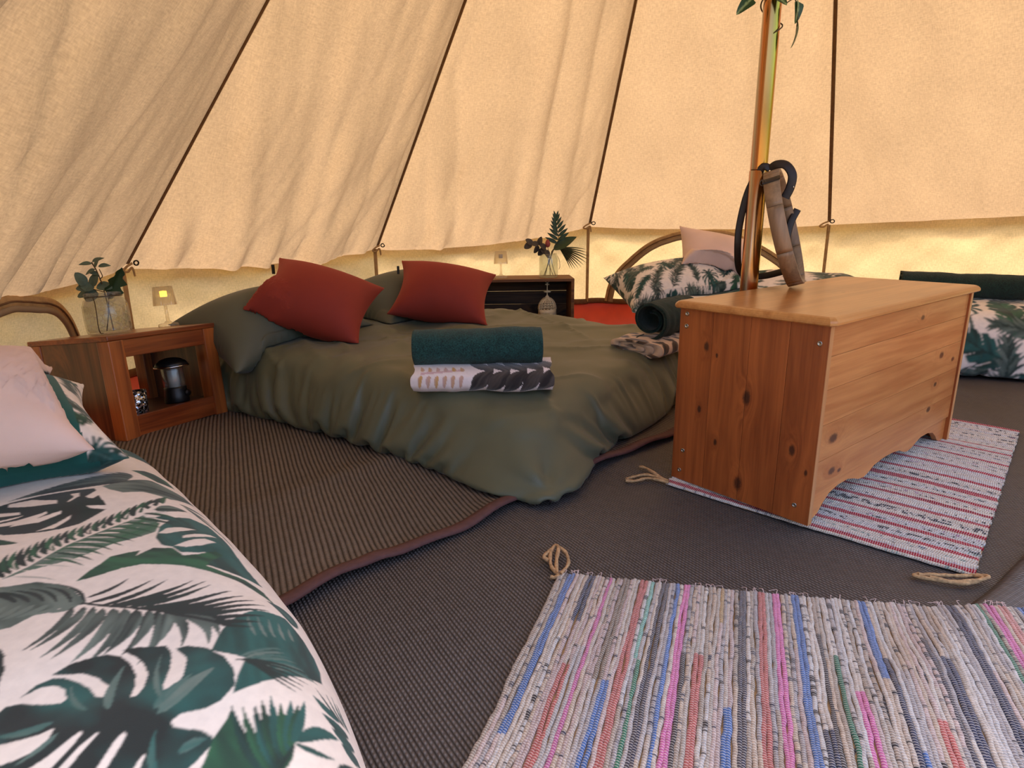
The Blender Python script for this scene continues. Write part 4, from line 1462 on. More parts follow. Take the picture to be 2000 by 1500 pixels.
# painted tropical leaves of the foreground cover, in metres along and across the bed
LEAVES = [
    ('p','DG',90,0,(-0.402,0.158,-0.41,0.194,-0.409,0.24,-0.37,0.266,-0.346,0.289,-0.292,0.292,-0.282,0.241,-0.327,0.208,-0.341,0.178,-0.372,0.163)),
    ('p','DM',60,-0.1,(-0.495,0.225,-0.506,0.252,-0.488,0.268,-0.445,0.282,-0.393,0.284,-0.406,0.251,-0.45,0.234)),
    ('b','KG',0.0112,-0.06,-0.1,(-0.429,0.212,-0.485,0.194)),
    ('b','KG',0.0129,-0.06,-0.1,(-0.427,0.211,-0.484,0.183)),
    ('b','KG',0.0141,-0.06,-0.1,(-0.426,0.21,-0.482,0.171)),
    ('b','KG',0.0158,-0.06,-0.1,(-0.424,0.21,-0.478,0.16)),
    ('b','KG',0.0178,-0.06,-0.1,(-0.423,0.209,-0.475,0.148)),
    ('b','KG',0.0181,-0.06,-0.1,(-0.421,0.208,-0.471,0.137)),
    ('b','KG',0.0188,-0.06,-0.1,(-0.42,0.207,-0.467,0.126)),
    ('b','KG',0.0193,-0.06,-0.1,(-0.418,0.206,-0.463,0.115)),
    ('b','KG',0.0196,-0.06,-0.1,(-0.417,0.206,-0.459,0.104)),
    ('b','KG',0.0189,-0.06,-0.1,(-0.415,0.205,-0.455,0.094)),
    ('b','KG',0.02,-0.06,-0.1,(-0.414,0.204,-0.451,0.083)),
    ('b','KG',0.0191,-0.06,-0.1,(-0.412,0.203,-0.446,0.073)),
    ('b','KG',0.0192,-0.06,-0.1,(-0.411,0.203,-0.442,0.062)),
    ('b','KG',0.0192,-0.06,-0.1,(-0.409,0.202,-0.437,0.052)),
    ('b','KG',0.0191,-0.06,-0.1,(-0.408,0.201,-0.433,0.042)),
    ('b','KG',0.0191,-0.06,-0.1,(-0.406,0.2,-0.428,0.032)),
    ('b','KG',0.0191,-0.06,-0.1,(-0.405,0.199,-0.424,0.023)),
    ('p','TD',70,-0.1,(-0.121,0.176,-0.163,0.193,-0.192,0.22,-0.19,0.247,-0.16,0.271,-0.099,0.273,-0.032,0.274,0.022,0.275,0.088,0.279,0.065,0.257,0.038,0.234,0.013,0.214,-0.027,0.239,-0.03,0.212,-0.043,0.192,-0.07,0.187,-0.085,0.177)),
    ('p','CC',60,-0.1,(-0.102,0.209,-0.104,0.228,-0.102,0.252,-0.092,0.26,-0.088,0.233,-0.091,0.208)),
    ('p','CC',60,-0.1,(-0.071,0.191,-0.078,0.214,-0.08,0.237,-0.065,0.25,-0.052,0.225,-0.055,0.203)),
    ('p','CC',60,-0.1,(-0.138,0.184,-0.152,0.2,-0.144,0.218,-0.124,0.237,-0.123,0.217,-0.127,0.195)),
    ('p','DM',80,0.05,(-0.047,0.06,-0.069,0.082,-0.078,0.094,-0.094,0.109,-0.094,0.132,-0.09,0.148,-0.076,0.139,-0.086,0.164,-0.065,0.186,-0.031,0.193,-0.025,0.211,-0.031,0.24,-0.018,0.247,0.001,0.224,0.017,0.213,0.046,0.232,0.074,0.255,0.111,0.273,0.163,0.278,0.132,0.268,0.083,0.243,0.042,0.215,0.005,0.189,-0.023,0.163,-0.042,0.14,-0.047,0.116,-0.045,0.092,-0.045,0.072)),
    ('p','DK',40,0.1,(-0.407,-0.012,-0.414,0.025,-0.415,0.063,-0.41,0.092,-0.406,0.116,-0.394,0.145,-0.359,0.143,-0.287,0.145,-0.272,0.124,-0.251,0.097,-0.245,0.07,-0.247,0.048,-0.256,0.026,-0.274,0.003,-0.315,-0.021)),
    ('p','CC',60,-0.1,(-0.409,0.023,-0.403,0.055,-0.366,0.085,-0.35,0.083,-0.37,0.051,-0.397,0.02)),
    ('p','CC',60,-0.1,(-0.387,0.107,-0.382,0.12,-0.361,0.117,-0.344,0.099,-0.345,0.095,-0.362,0.109)),
    ('p','CC',60,-0.1,(-0.353,0.125,-0.377,0.145,-0.372,0.155,-0.354,0.149,-0.338,0.133,-0.344,0.126)),
    ('p','CC',60,-0.1,(-0.394,-0.014,-0.361,0.031,-0.35,0.031,-0.369,-0.005,-0.375,-0.015)),
    ('p','CC',60,-0.1,(-0.335,-0.008,-0.327,0.026,-0.328,0.064,-0.321,0.065,-0.304,0.033,-0.32,0.001)),
    ('p','CC',60,-0.1,(-0.31,0.015,-0.312,0.048,-0.316,0.083,-0.306,0.082,-0.293,0.049,-0.306,0.013)),
    ('p','CC',60,-0.1,(-0.255,0.04,-0.274,0.07,-0.293,0.093,-0.28,0.089,-0.254,0.065)),
    ('p','CC',60,-0.1,(-0.314,0.118,-0.3,0.144,-0.28,0.146,-0.302,0.122)),
    ('p','CC',60,-0.1,(-0.354,-0.017,-0.346,0.01,-0.341,0.037,-0.337,0.024,-0.342,-0.018)),
    ('p','GM',120,-0.1,(-0.12,-0.015,-0.134,0.019,-0.168,0.067,-0.201,0.127,-0.222,0.182,-0.179,0.197,-0.147,0.182,-0.139,0.151,-0.137,0.123,-0.128,0.103,-0.121,0.087,-0.115,0.065,-0.118,0.041,-0.121,0.017)),
    ('b','CG',0.0041,0.05,-0.1,(-0.119,-0.004,-0.07,0.04)),
    ('b','CG',0.0034,0.05,-0.1,(-0.126,0.009,-0.08,0.052)),
    ('b','CG',0.0035,0.05,-0.1,(-0.133,0.022,-0.09,0.064)),
    ('b','CG',0.005,0.05,-0.1,(-0.143,0.035,-0.102,0.078)),
    ('b','CG',0.0051,0.05,-0.1,(-0.152,0.05,-0.114,0.091)),
    ('b','CG',0.0052,0.05,-0.1,(-0.163,0.064,-0.127,0.106)),
    ('b','CG',0.0053,0.05,-0.1,(-0.172,0.079,-0.139,0.12)),
    ('b','CG',0.0063,0.05,-0.1,(-0.18,0.095,-0.151,0.136)),
    ('b','CG',0.0056,0.05,-0.1,(-0.189,0.111,-0.163,0.152)),
    ('b','CG',0.0062,0.05,-0.1,(-0.198,0.128,-0.175,0.169)),
    ('b','CG',0.0058,0.05,-0.1,(-0.207,0.145,-0.187,0.186)),
    ('b','CG',0.0073,0.05,-0.1,(-0.215,0.162,-0.199,0.204)),
    ('b','CG',0.0073,0.05,-0.1,(-0.223,0.181,-0.212,0.222)),
    ('b','CG',0.007,0.05,-0.1,(-0.234,0.2,-0.233,0.243)),
    ('b','DM',0.0055,0.06,-0.1,(-0.146,0.036,-0.085,0.076)),
    ('b','DM',0.0061,0.06,-0.1,(-0.155,0.049,-0.094,0.089)),
    ('b','DM',0.0062,0.06,-0.1,(-0.164,0.062,-0.104,0.103)),
    ('b','DM',0.0061,0.06,-0.1,(-0.173,0.076,-0.112,0.117)),
    ('b','DM',0.0068,0.06,-0.1,(-0.181,0.09,-0.12,0.132)),
    ('b','DM',0.0068,0.06,-0.1,(-0.189,0.105,-0.129,0.147)),
    ('b','DM',0.0069,0.06,-0.1,(-0.197,0.12,-0.137,0.163)),
    ('b','DM',0.0077,0.06,-0.1,(-0.205,0.136,-0.146,0.179)),
    ('b','DM',0.0075,0.06,-0.1,(-0.213,0.152,-0.153,0.196)),
    ('b','DM',0.0084,0.06,-0.1,(-0.221,0.168,-0.162,0.213)),
    ('b','DM',0.0079,0.06,-0.1,(-0.229,0.185,-0.172,0.232)),
    ('b','DK',0.009,0.1,-0.05,(-0.122,-0.011,-0.175,-0.01)),
    ('b','DM',0.0102,0.1,-0.05,(-0.127,-0.003,-0.196,0.001)),
    ('b','DM',0.0103,0.1,-0.05,(-0.132,0.006,-0.199,0.011)),
    ('b','DK',0.0103,0.1,-0.05,(-0.136,0.015,-0.203,0.02)),
    ('b','DM',0.0094,0.1,-0.05,(-0.142,0.024,-0.207,0.03)),
    ('b','DM',0.0105,0.1,-0.05,(-0.148,0.033,-0.212,0.04)),
    ('b','DK',0.0098,0.1,-0.05,(-0.155,0.042,-0.218,0.05)),
    ('b','DM',0.0099,0.1,-0.05,(-0.161,0.051,-0.223,0.06)),
    ('b','DM',0.0099,0.1,-0.05,(-0.168,0.061,-0.229,0.07)),
    ('b','DK',0.0104,0.1,-0.05,(-0.175,0.071,-0.234,0.081)),
    ('b','DM',0.0105,0.1,-0.05,(-0.18,0.081,-0.238,0.092)),
    ('b','DM',0.0098,0.1,-0.05,(-0.186,0.092,-0.242,0.103)),
    ('b','DK',0.0102,0.1,-0.05,(-0.192,0.102,-0.247,0.114)),
    ('b','DM',0.0106,0.1,-0.05,(-0.198,0.113,-0.251,0.126)),
    ('b','DM',0.0099,0.1,-0.05,(-0.204,0.124,-0.256,0.137)),
    ('b','DK',0.0115,0.1,-0.05,(-0.21,0.135,-0.26,0.149)),
    ('b','DM',0.0107,0.1,-0.05,(-0.216,0.147,-0.263,0.161)),
    ('b','DM',0.0109,0.1,-0.05,(-0.221,0.158,-0.267,0.174)),
    ('b','DK',0.0114,0.1,-0.05,(-0.227,0.17,-0.271,0.186)),
    ('b','DM',0.0114,0.1,-0.05,(-0.233,0.182,-0.275,0.199)),
    ('b','DM',0.012,0.1,-0.05,(-0.24,0.195,-0.28,0.212)),
    ('b','DK',0.012,0.1,-0.05,(-0.247,0.208,-0.286,0.226)),
    ('b','DM',0.0113,0.1,-0.05,(-0.255,0.221,-0.297,0.241)),
    ('b','CC',0.0021,0.1,-0.1,(-0.136,0.004,-0.169,0.007)),
    ('b','CC',0.0023,0.1,-0.1,(-0.144,0.018,-0.176,0.023)),
    ('b','CC',0.0025,0.1,-0.1,(-0.154,0.034,-0.185,0.039)),
    ('b','CC',0.0025,0.1,-0.1,(-0.165,0.05,-0.195,0.056)),
    ('b','CC',0.0027,0.1,-0.1,(-0.177,0.066,-0.205,0.073)),
    ('b','CC',0.0031,0.1,-0.1,(-0.187,0.083,-0.214,0.091)),
    ('b','CC',0.0034,0.1,-0.1,(-0.197,0.101,-0.222,0.109)),
    ('b','CC',0.0032,0.1,-0.1,(-0.208,0.119,-0.23,0.128)),
    ('b','CC',0.0044,0.1,-0.1,(-0.218,0.138,-0.239,0.148)),
    ('b','CC',0.0034,0.1,-0.1,(-0.228,0.158,-0.246,0.168)),
    ('b','CC',0.0046,0.1,-0.1,(-0.237,0.178,-0.254,0.189)),
    ('b','CC',0.0052,0.1,-0.1,(-0.249,0.199,-0.263,0.211)),
    ('b','DG',0.0278,0.08,-0.1,(-0.233,0.203,-0.223,0.253)),
    ('b','DT',0.0136,0.06,-0.1,(-0.206,0.198,-0.169,0.226)),
    ('b','DM',0.0208,-0.08,-0.1,(-0.287,-0.027,-0.224,0.016)),
    ('b','DG',0.0109,0.05,-0.1,(-0.262,0.251,-0.225,0.294)),
    ('b','DG',0.0072,0.05,-0.1,(-0.254,0.254,-0.175,0.288)),
    ('b','DG',0.0057,0.05,-0.1,(-0.246,0.257,-0.129,0.284)),
    ('b','DG',0.005,0.05,-0.1,(-0.238,0.261,-0.088,0.281)),
    ('b','DG',0.0046,0.05,-0.1,(-0.231,0.264,-0.051,0.28)),
    ('p','DG',45,0.05,(-0.113,-0.039,-0.095,-0.01,-0.081,0.021,-0.054,0.043,-0.025,0.055,0.026,0.065,0.022,0.05,0.015,0.028,0.014,0.009,0.024,-0.013,0.016,-0.034,0.012,-0.043)),
    ('b','KD',0.0047,-0.1,-0.1,(0.025,0.062,-0.054,0.041)),
    ('b','GG',0.0097,0.1,-0.1,(0.023,0.056,0.017,0.022)),
    ('b','KD',0.0054,-0.1,-0.1,(0.012,0.049,-0.063,0.024)),
    ('b','GG',0.01,0.1,-0.1,(0.011,0.042,0.01,0.007)),
    ('b','KD',0.0055,-0.1,-0.1,(-0.001,0.035,-0.073,0.007)),
    ('b','GG',0.011,0.1,-0.1,(-0.002,0.027,0.003,-0.008)),
    ('b','KD',0.0061,-0.1,-0.1,(-0.014,0.022,-0.082,-0.01)),
    ('b','GG',0.0111,0.1,-0.1,(-0.015,0.013,-0.004,-0.023)),
    ('b','KD',0.007,-0.1,-0.1,(-0.027,0.008,-0.091,-0.027)),
    ('b','GG',0.0104,0.1,-0.1,(-0.028,-0.001,-0.011,-0.037)),
    ('b','KD',0.0081,-0.1,-0.1,(-0.04,-0.005,-0.1,-0.043)),
    ('b','GG',0.009,0.1,-0.1,(-0.041,-0.015,-0.018,-0.051)),
    ('p','KD',90,-0.2,(0.051,-0.042,0.069,-0.023,0.087,-0.019,0.101,-0.02,0.118,-0.018,0.124,-0.02,0.148,-0.024,0.155,-0.022,0.17,-0.025,0.183,-0.033)),
    ('p','DT',55,0.15,(0.244,0.176,0.212,0.192,0.199,0.203,0.19,0.224,0.187,0.238,0.193,0.259,0.196,0.279,0.214,0.288,0.237,0.301,0.265,0.31,0.296,0.311,0.326,0.302,0.328,0.273,0.329,0.25,0.333,0.226,0.334,0.206,0.334,0.188,0.31,0.196,0.285,0.208,0.265,0.192)),
    ('b','GT',0.006,0.05,0.2,(0.28,0.202,0.273,0.256)),
    ('b','GT',0.006,0.05,0.2,(0.285,0.206,0.282,0.26)),
    ('b','GT',0.005,0.05,0.2,(0.289,0.21,0.291,0.265)),
    ('b','GT',0.006,0.05,0.2,(0.293,0.214,0.299,0.269)),
    ('b','GT',0.0059,0.05,0.2,(0.298,0.218,0.307,0.273)),
    ('b','GT',0.0061,0.05,0.2,(0.302,0.222,0.314,0.278)),
    ('b','GT',0.0051,0.05,0.2,(0.306,0.226,0.322,0.283)),
    ('b','GT',0.0051,0.05,0.2,(0.31,0.23,0.329,0.288)),
    ('b','GT',0.005,0.05,0.2,(0.313,0.234,0.335,0.293)),
    ('b','KD',0.005,-0.03,-0.1,(0.281,0.196,0.324,0.295)),
    ('b','KD',0.004,-0.03,-0.1,(0.283,0.199,0.333,0.286)),
    ('b','KD',0.0038,-0.03,-0.1,(0.285,0.202,0.342,0.277)),
    ('b','KD',0.0043,-0.03,-0.1,(0.287,0.204,0.349,0.269)),
    ('b','KD',0.0041,-0.03,-0.1,(0.289,0.207,0.355,0.262)),
    ('b','KD',0.0033,-0.03,-0.1,(0.291,0.21,0.361,0.255)),
    ('b','GG',0.004,0.05,-0.1,(0.246,0.228,0.192,0.227)),
    ('b','GG',0.004,0.05,-0.1,(0.249,0.24,0.202,0.238)),
    ('b','GG',0.004,0.05,-0.1,(0.251,0.251,0.211,0.25)),
    ('b','GG',0.0051,0.05,-0.1,(0.252,0.264,0.217,0.263)),
    ('b','GG',0.0051,0.05,-0.1,(0.25,0.278,0.222,0.277)),
    ('b','DT',0.0281,-0.1,-0.1,(0.209,0.297,0.146,0.266)),
    ('b','TG',0.0094,-0.1,-0.1,(0.2,0.292,0.166,0.275)),
    ('b','KD',0.0078,-0.1,-0.2,(0.009,0.065,-0.011,0.119)),
    ('b','KD',0.0099,-0.1,-0.2,(0.025,0.066,0.014,0.144)),
    ('b','KD',0.0108,-0.1,-0.2,(0.043,0.075,0.028,0.159)),
    ('b','KD',0.013,-0.1,-0.2,(0.051,0.084,0.053,0.188)),
    ('b','KD',0.012,-0.1,-0.2,(0.061,0.093,0.066,0.203)),
    ('b','KD',0.0119,-0.1,-0.2,(0.072,0.104,0.082,0.205)),
    ('b','KD',0.0128,-0.1,-0.2,(0.084,0.115,0.113,0.228)),
    ('b','KD',0.0126,-0.1,-0.2,(0.096,0.125,0.134,0.239)),
    ('b','KD',0.0115,-0.1,-0.2,(0.106,0.134,0.154,0.25)),
    ('b','KD',0.0113,-0.1,-0.2,(0.119,0.144,0.172,0.259)),
    ('b','KD',0.0111,-0.1,-0.2,(0.134,0.156,0.188,0.258)),
    ('b','KD',0.0098,-0.1,-0.2,(0.152,0.168,0.204,0.249)),
    ('b','KD',0.0083,-0.1,-0.2,(0.169,0.179,0.218,0.241)),
    ('b','KD',0.0061,-0.1,-0.2,(0.18,0.187,0.227,0.229)),
    ('b','KG',0.0124,0.12,0,(0.022,0.05,0.092,-0.005)),
    ('b','KG',0.0143,0.12,0,(0.031,0.062,0.097,0.003)),
    ('b','KG',0.0153,0.12,0,(0.04,0.071,0.122,0.011)),
    ('b','KG',0.0166,0.12,0,(0.052,0.08,0.131,0.023)),
    ('b','KG',0.0189,0.12,0,(0.062,0.09,0.154,0.04)),
    ('b','KG',0.0178,0.12,0,(0.073,0.101,0.165,0.056)),
    ('b','KG',0.019,0.12,0,(0.086,0.113,0.162,0.071)),
    ('b','KG',0.016,0.12,0,(0.098,0.125,0.176,0.087)),
    ('b','KG',0.0143,0.12,0,(0.106,0.132,0.206,0.101)),
    ('b','KG',0.0147,0.12,0,(0.117,0.141,0.183,0.12)),
    ('b','KG',0.0119,0.12,0,(0.12,0.143,0.209,0.147)),
    ('b','KG',0.0132,0.12,0,(0.134,0.155,0.229,0.175)),
    ('b','KG',0.0103,0.12,0,(0.15,0.166,0.221,0.188)),
    ('l','K',0.0045,(0.019,0.059,0.069,0.101,0.104,0.131,0.142,0.16,0.175,0.182,0.209,0.203)),
    ('p','KT',26,-0.18,(0.178,-0.004,0.168,0.009,0.167,0.024,0.175,0.035,0.191,0.046,0.212,0.057,0.234,0.063,0.244,0.072,0.244,0.078,0.223,0.075,0.2,0.065,0.18,0.051,0.161,0.023,0.155,0.04,0.158,0.059,0.164,0.077,0.176,0.088,0.197,0.096,0.223,0.1,0.245,0.099,0.264,0.094,0.267,0.1,0.256,0.107,0.234,0.112,0.208,0.109,0.189,0.102,0.166,0.09,0.171,0.106,0.191,0.133,0.21,0.137,0.241,0.133,0.268,0.125,0.279,0.125,0.281,0.135,0.27,0.144,0.248,0.149,0.236,0.151,0.205,0.142,0.211,0.155,0.234,0.172,0.267,0.187,0.299,0.194,0.324,0.191,0.335,0.176,0.335,0.159,0.326,0.137,0.33,0.129,0.337,0.13,0.348,0.14,0.362,0.155,0.378,0.164,0.387,0.162,0.396,0.149,0.402,0.134,0.416,0.132,0.391,0.097,0.373,0.099,0.355,0.107,0.353,0.104,0.364,0.096,0.387,0.092,0.363,0.06,0.349,0.074,0.319,0.091,0.313,0.088,0.319,0.081,0.349,0.062,0.36,0.055,0.34,0.028,0.33,0.038,0.312,0.054,0.297,0.068,0.295,0.065,0.301,0.053,0.316,0.038,0.324,0.029,0.335,0.022,0.326,0.01,0.312,0.03,0.295,0.047,0.285,0.054,0.281,0.051,0.287,0.039,0.294,0.025,0.298,0.009,0.293,-0.011,0.287,-0.018,0.271,-0.021,0.276,-0.007,0.278,0.014,0.271,0.024,0.257,0.029,0.254,0.027,0.254,0.015,0.247,-0.004,0.241,-0.019,0.238,-0.026,0.198,-0.031,0.191,-0.023,0.183,-0.015,0.188,-0.003,0.205,0.015,0.217,0.033,0.213,0.037,0.197,0.036,0.182,0.027,0.175,0.015,0.176,0.003)),
    ('b','TG',0.0232,0.08,0,(0.311,0.118,0.28,0.176)),
    ('b','TG',0.0127,0.08,0,(0.301,0.114,0.273,0.154)),
    ('b','TG',0.0104,0.08,0,(0.269,0.075,0.196,0.091)),
    ('b','TG',0.0051,0.08,0,(0.252,0.056,0.196,0.041)),
    ('b','TG',0.0109,0.08,0,(0.245,0.028,0.226,-0.019)),
    ('b','TG',0.0051,0.08,0,(0.299,0.125,0.202,0.128)),
    ('b','TG',0.0124,0.08,0,(0.372,0.133,0.376,0.159)),
    ('b','TG',0.007,0.08,0,(0.388,0.116,0.33,0.116)),
    ('b','TG',0.0076,0.08,0,(0.266,0.033,0.284,0.001)),
    ('p','DM',70,0,(0.412,0.149,0.399,0.156,0.38,0.164,0.366,0.177,0.354,0.184,0.378,0.186,0.418,0.194,0.452,0.203,0.46,0.203,0.419,0.145)),
    ('b','DT',0.0103,0.05,0,(0.465,0.21,0.351,0.184)),
    ('b','DM',0.0093,0.04375,0,(0.462,0.213,0.359,0.194)),
    ('b','DT',0.0104,0.0375,0,(0.458,0.216,0.362,0.205)),
    ('b','DM',0.0107,0.03125,0,(0.453,0.219,0.36,0.213)),
    ('b','DT',0.0111,0.025,0,(0.449,0.222,0.358,0.223)),
    ('b','DM',0.0116,0.01875,0,(0.445,0.225,0.37,0.232)),
    ('b','DT',0.0115,0.0125,0,(0.44,0.228,0.368,0.244)),
    ('b','DM',0.0125,0.00625,0,(0.435,0.232,0.377,0.25)),
    ('b','DT',0.0122,0,0,(0.43,0.235,0.372,0.26)),
    ('b','DM',0.0102,-0.05,-0.1,(0.46,0.214,0.429,0.237)),
    ('b','DT',0.0191,0.12,-0.1,(0.428,0.239,0.423,0.297)),
    ('b','DT',0.0068,-0.08,-0.1,(0.43,0.237,0.452,0.284)),
    ('p','DT',60,-0.1,(0.476,0.273,0.466,0.277,0.456,0.287,0.454,0.299,0.455,0.316,0.461,0.333,0.471,0.349,0.477,0.365,0.492,0.329,0.479,0.317,0.476,0.303,0.477,0.286)),
    ('b','TG',0.0049,0.1,-0.1,(0.468,0.282,0.465,0.32)),
    ('p','DM',60,-0.1,(0.46,0.216,0.461,0.229,0.462,0.242,0.469,0.254,0.478,0.272,0.483,0.286,0.489,0.292,0.486,0.277,0.477,0.259,0.467,0.244,0.467,0.231,0.465,0.219)),
    ('b','DT',0.0121,0.08,-0.1,(0.392,0.31,0.36,0.275)),
    ('b','DT',0.0153,0.08,-0.1,(0.41,0.321,0.387,0.28)),
    ('b','DT',0.0169,0.08,-0.1,(0.425,0.328,0.407,0.289)),
    ('b','DT',0.0175,0.08,-0.1,(0.443,0.332,0.426,0.299)),
    ('b','DT',0.0042,0.08,-0.1,(0.396,0.319,0.343,0.284)),
    ('b','DT',0.0039,0.08,-0.1,(0.396,0.321,0.346,0.301)),
    ('b','DT',0.0046,0.08,-0.1,(0.399,0.327,0.344,0.313)),
    ('b','DT',0.0045,0.08,-0.1,(0.399,0.331,0.349,0.321)),
    ('b','TD',0.006,0.05,-0.1,(0.446,0.327,0.446,0.345)),
    ('b','TD',0.006,0.05,-0.1,(0.454,0.332,0.454,0.351)),
    ('b','TD',0.0057,0.05,-0.1,(0.462,0.337,0.461,0.357)),
    ('b','TD',0.0054,0.05,-0.1,(0.469,0.343,0.467,0.365)),
    ('b','TD',0.0071,0.05,-0.1,(0.475,0.35,0.472,0.375))]


PAL = dict(D=DKG, T=TEAL, G=GRYG, M=MIDG, K=BLK, C=CREAM)


def leaf_bed_print(pr):
    h = random.Random(5)
    for e in LEAVES:
        if e[0] == 'p':
            pts = np.array(e[4]).reshape(-1, 2); q = pts - pts.mean(0)
            ax = np.linalg.svd(q)[2][0]
            pr.shade(pr.inside(pts), PAL[e[1][0]], PAL[e[1][1]], ax, pts.mean(0), e[2], e[3])
        elif e[0] == 'b':
            c = np.array(e[5])
            pr.blade(c[:2], c[2:], e[2], e[3], PAL[e[1][0]], PAL[e[1][1]], .7, 110, e[4] + h.uniform(-.12, .12))
        else:
            pr.line(smooth_path(np.array(e[3]).reshape(-1, 2), 10), e[2], PAL[e[1]])


leaf_bed_print(pr)
far = jungle(Rd[..., 0], Rd[..., 1], 8, 1.4)
msk = ((Rd[..., 1] < -.09) | (Rd[..., 0] < -.62) | (Rd[..., 0] > .56) | (Rd[..., 1] > .46))[..., None]
colf = soften(np.where(msk, far, pr.rgb(Rd.shape[:2])))
bed3 = empty('single_bed', (AF[0, 3], AF[1, 3], 0), label='leaf-print single bed with blush cushion in the left foreground', cat='bed')
Gw = place(Gd, AF)
grid_obj('duvet', Gw - np.array(bed3.location), M['print'], bed3, col=colf)
mattress(bed3, 1.3, .46, .115, AF, bed3.location)
HF.add(Gw)

# ------------------------------------------------------------------ pillows and cushions
def simple_pillow(name, w, h, A, mat, label, cat, seed, press=.0016, group=None, flat=None, k=2, droop=None, colfn=None, zscale=1.0, n=44, m=34, kb=.03):
    top, bot = sim_pillow(w, h, n, m, press, 90, seed, 1.012, kb, flat)
    for g in (top, bot):
        g[..., 2] *= zscale
        if droop is not None: g[...] = droop(g)
    o, rim = pillow_obj(name, top, bot, mat, A, k, colfn)
    c = A[:3, 3]; lo = min(v.co.z for v in o.data.vertices)
    set_origin(o, (c[0], c[1], lo))
    tag(o, label, cat, group)
    return o, rim


# two olive pillows at the head of the double bed
A = basis((-1.03, 2.80, .345), (.57, .82, -.02), (-.74, .64, .20))
simple_pillow('pillow', .74, .50, A, M['pillow_green'], 'olive green pillow next to the wooden bedside table', 'pillow', 11, .0007, 'olive pillows on the double bed', droop=lambda g: g + np.stack([0 * g[..., 0], 0 * g[..., 0], -.10 * (g[..., 0] / .37) ** 2 * .4 - .05 * sstep(.05, -.25, g[..., 1])], 2))
A = basis((-.54, 3.42, .355), (.57, .82, 0), (-.74, .62, .26))
simple_pillow('pillow', .74, .50, A, M['pillow_green'], 'olive green pillow behind the farther rust cushion', 'pillow', 12, .0007, 'olive pillows on the double bed', droop=lambda g: g + np.stack([0 * g[..., 0], 0 * g[..., 0], -.03 * (g[..., 0] / .37) ** 2 - .05 * sstep(.05, -.25, g[..., 1])], 2))


def corner_pose(TL, TR, BL, BR):
    TL, TR, BL, BR = map(lambda q: np.array(q, float), (TL, TR, BL, BR))
    return basis((TL + TR + BL + BR) / 4, (TR - TL) + (BR - BL), (TL - BL) + (TR - BR)), np.linalg.norm((TR - TL) + (BR - BL)) / 2, np.linalg.norm((TL - BL) + (TR - BR)) / 2


A, w, h = corner_pose((-1.025, 2.84, .605), (-.628, 2.88, .462), (-1.044, 2.62, .405), (-.623, 2.60, .300))
o, rim = simple_pillow('cushion', w * 1.12, h * 1.26, A, M['velvet'], 'rust velvet cushion leaning on the pillow beside the bedside table', 'cushion', 13, .0012, 'rust velvet cushions', n=40, m=40)
lab = box('care_label', -.006, .006, -.003, .003, -.02, .02, M['black'], o); lab.location = Vector((-1.03, 2.80, .575)) - o.location
A, w, h = corner_pose((-.553, 3.27, .553), (-.130, 3.27, .462), (-.545, 3.06, .352), (-.108, 3.06, .312))
o, rim = simple_pillow('cushion', w * 1.12, h * 1.36, A, M['velvet'], 'rust velvet cushion leaning in front of the wooden crate', 'cushion', 14, .0012, 'rust velvet cushions', n=40, m=40)
lab = box('care_label', -.006, .006, -.003, .003, -.02, .02, M['black'], o); lab.location = Vector((-.565, 3.24, .53)) - o.location


# leaf-print pillow and blush cushion on the back bed
def jcol(seed, sc=1.0, dn=1.0):
    return lambda g, s: jungle(g[..., 0], g[..., 1], seed + s, sc, dense=dn)


A = basis((.96, 3.78, .375), (.95, .22, .10), (-.30, .90, .34))
simple_pillow('pillow', .72, .46, A, M['print'], 'leaf-print pillow at the head of the back single bed', 'pillow', 15, .0009, k=5, colfn=jcol(31, .60, 1.3))
A = basis((1.235, 3.84, .492), (1, .10, -.20), (-.12, .55, .80))
simple_pillow('cushion', .48, .44, A, M['blush'], 'blush pink cushion leaning on the back bed behind the pole', 'cushion', 16, .0017, n=40, m=38)


# teal and leaf-print pillow with blush cushion on the foreground bed
def teal_leaf(g, s):
    c = jungle(g[..., 0], g[..., 1], 41, .42, dense=1.35)
    m_ = (g[..., 0] < (.235 if s else .215))[..., None]
    return np.where(m_, np.array(srgb(8, 84, 78)), c)


d_ = np.array([.686, -.7276]); n_ = np.array([.7276, .686])
cc = d_ * -1.70 + n_ * -.005
A = basis((cc[0], cc[1], .350), (n_[0], n_[1], -.02), (-d_[0], -d_[1], .22))
simple_pillow('pillow', .58, .42, A, M['print'], 'teal pillow with leaf-print end under the foreground blush cushion', 'pillow', 17, .0012, k=5, colfn=teal_leaf)
cc = d_ * -1.66 + n_ * -.035
A = basis((cc[0], cc[1], .425), (n_[0], n_[1], -.10), (-d_[0], -d_[1], .22))
simple_pillow('cushion', .52, .46, A, M['blush'], 'large blush pink cushion on the foreground leaf-print bed', 'cushion', 18, .0009, n=40, m=36)
# ------------------------------------------------------------------ pine chest
CH = Matrix.Translation((.756, 1.487, .0)) @ Matrix.Rotation(.6797, 4, 'Z')
CL, CD, CHH = 1.0055, .428, .552
CZ = float(rug_z(1.0, 1.9)) + .012
chest = empty('blanket_chest', label='tall pine blanket chest with overhanging lid standing on striped rug', cat='chest')
chest.matrix_world = CH @ Matrix.Translation((0, 0, CZ))
ctop = CHH - CZ - .022
end0 = []
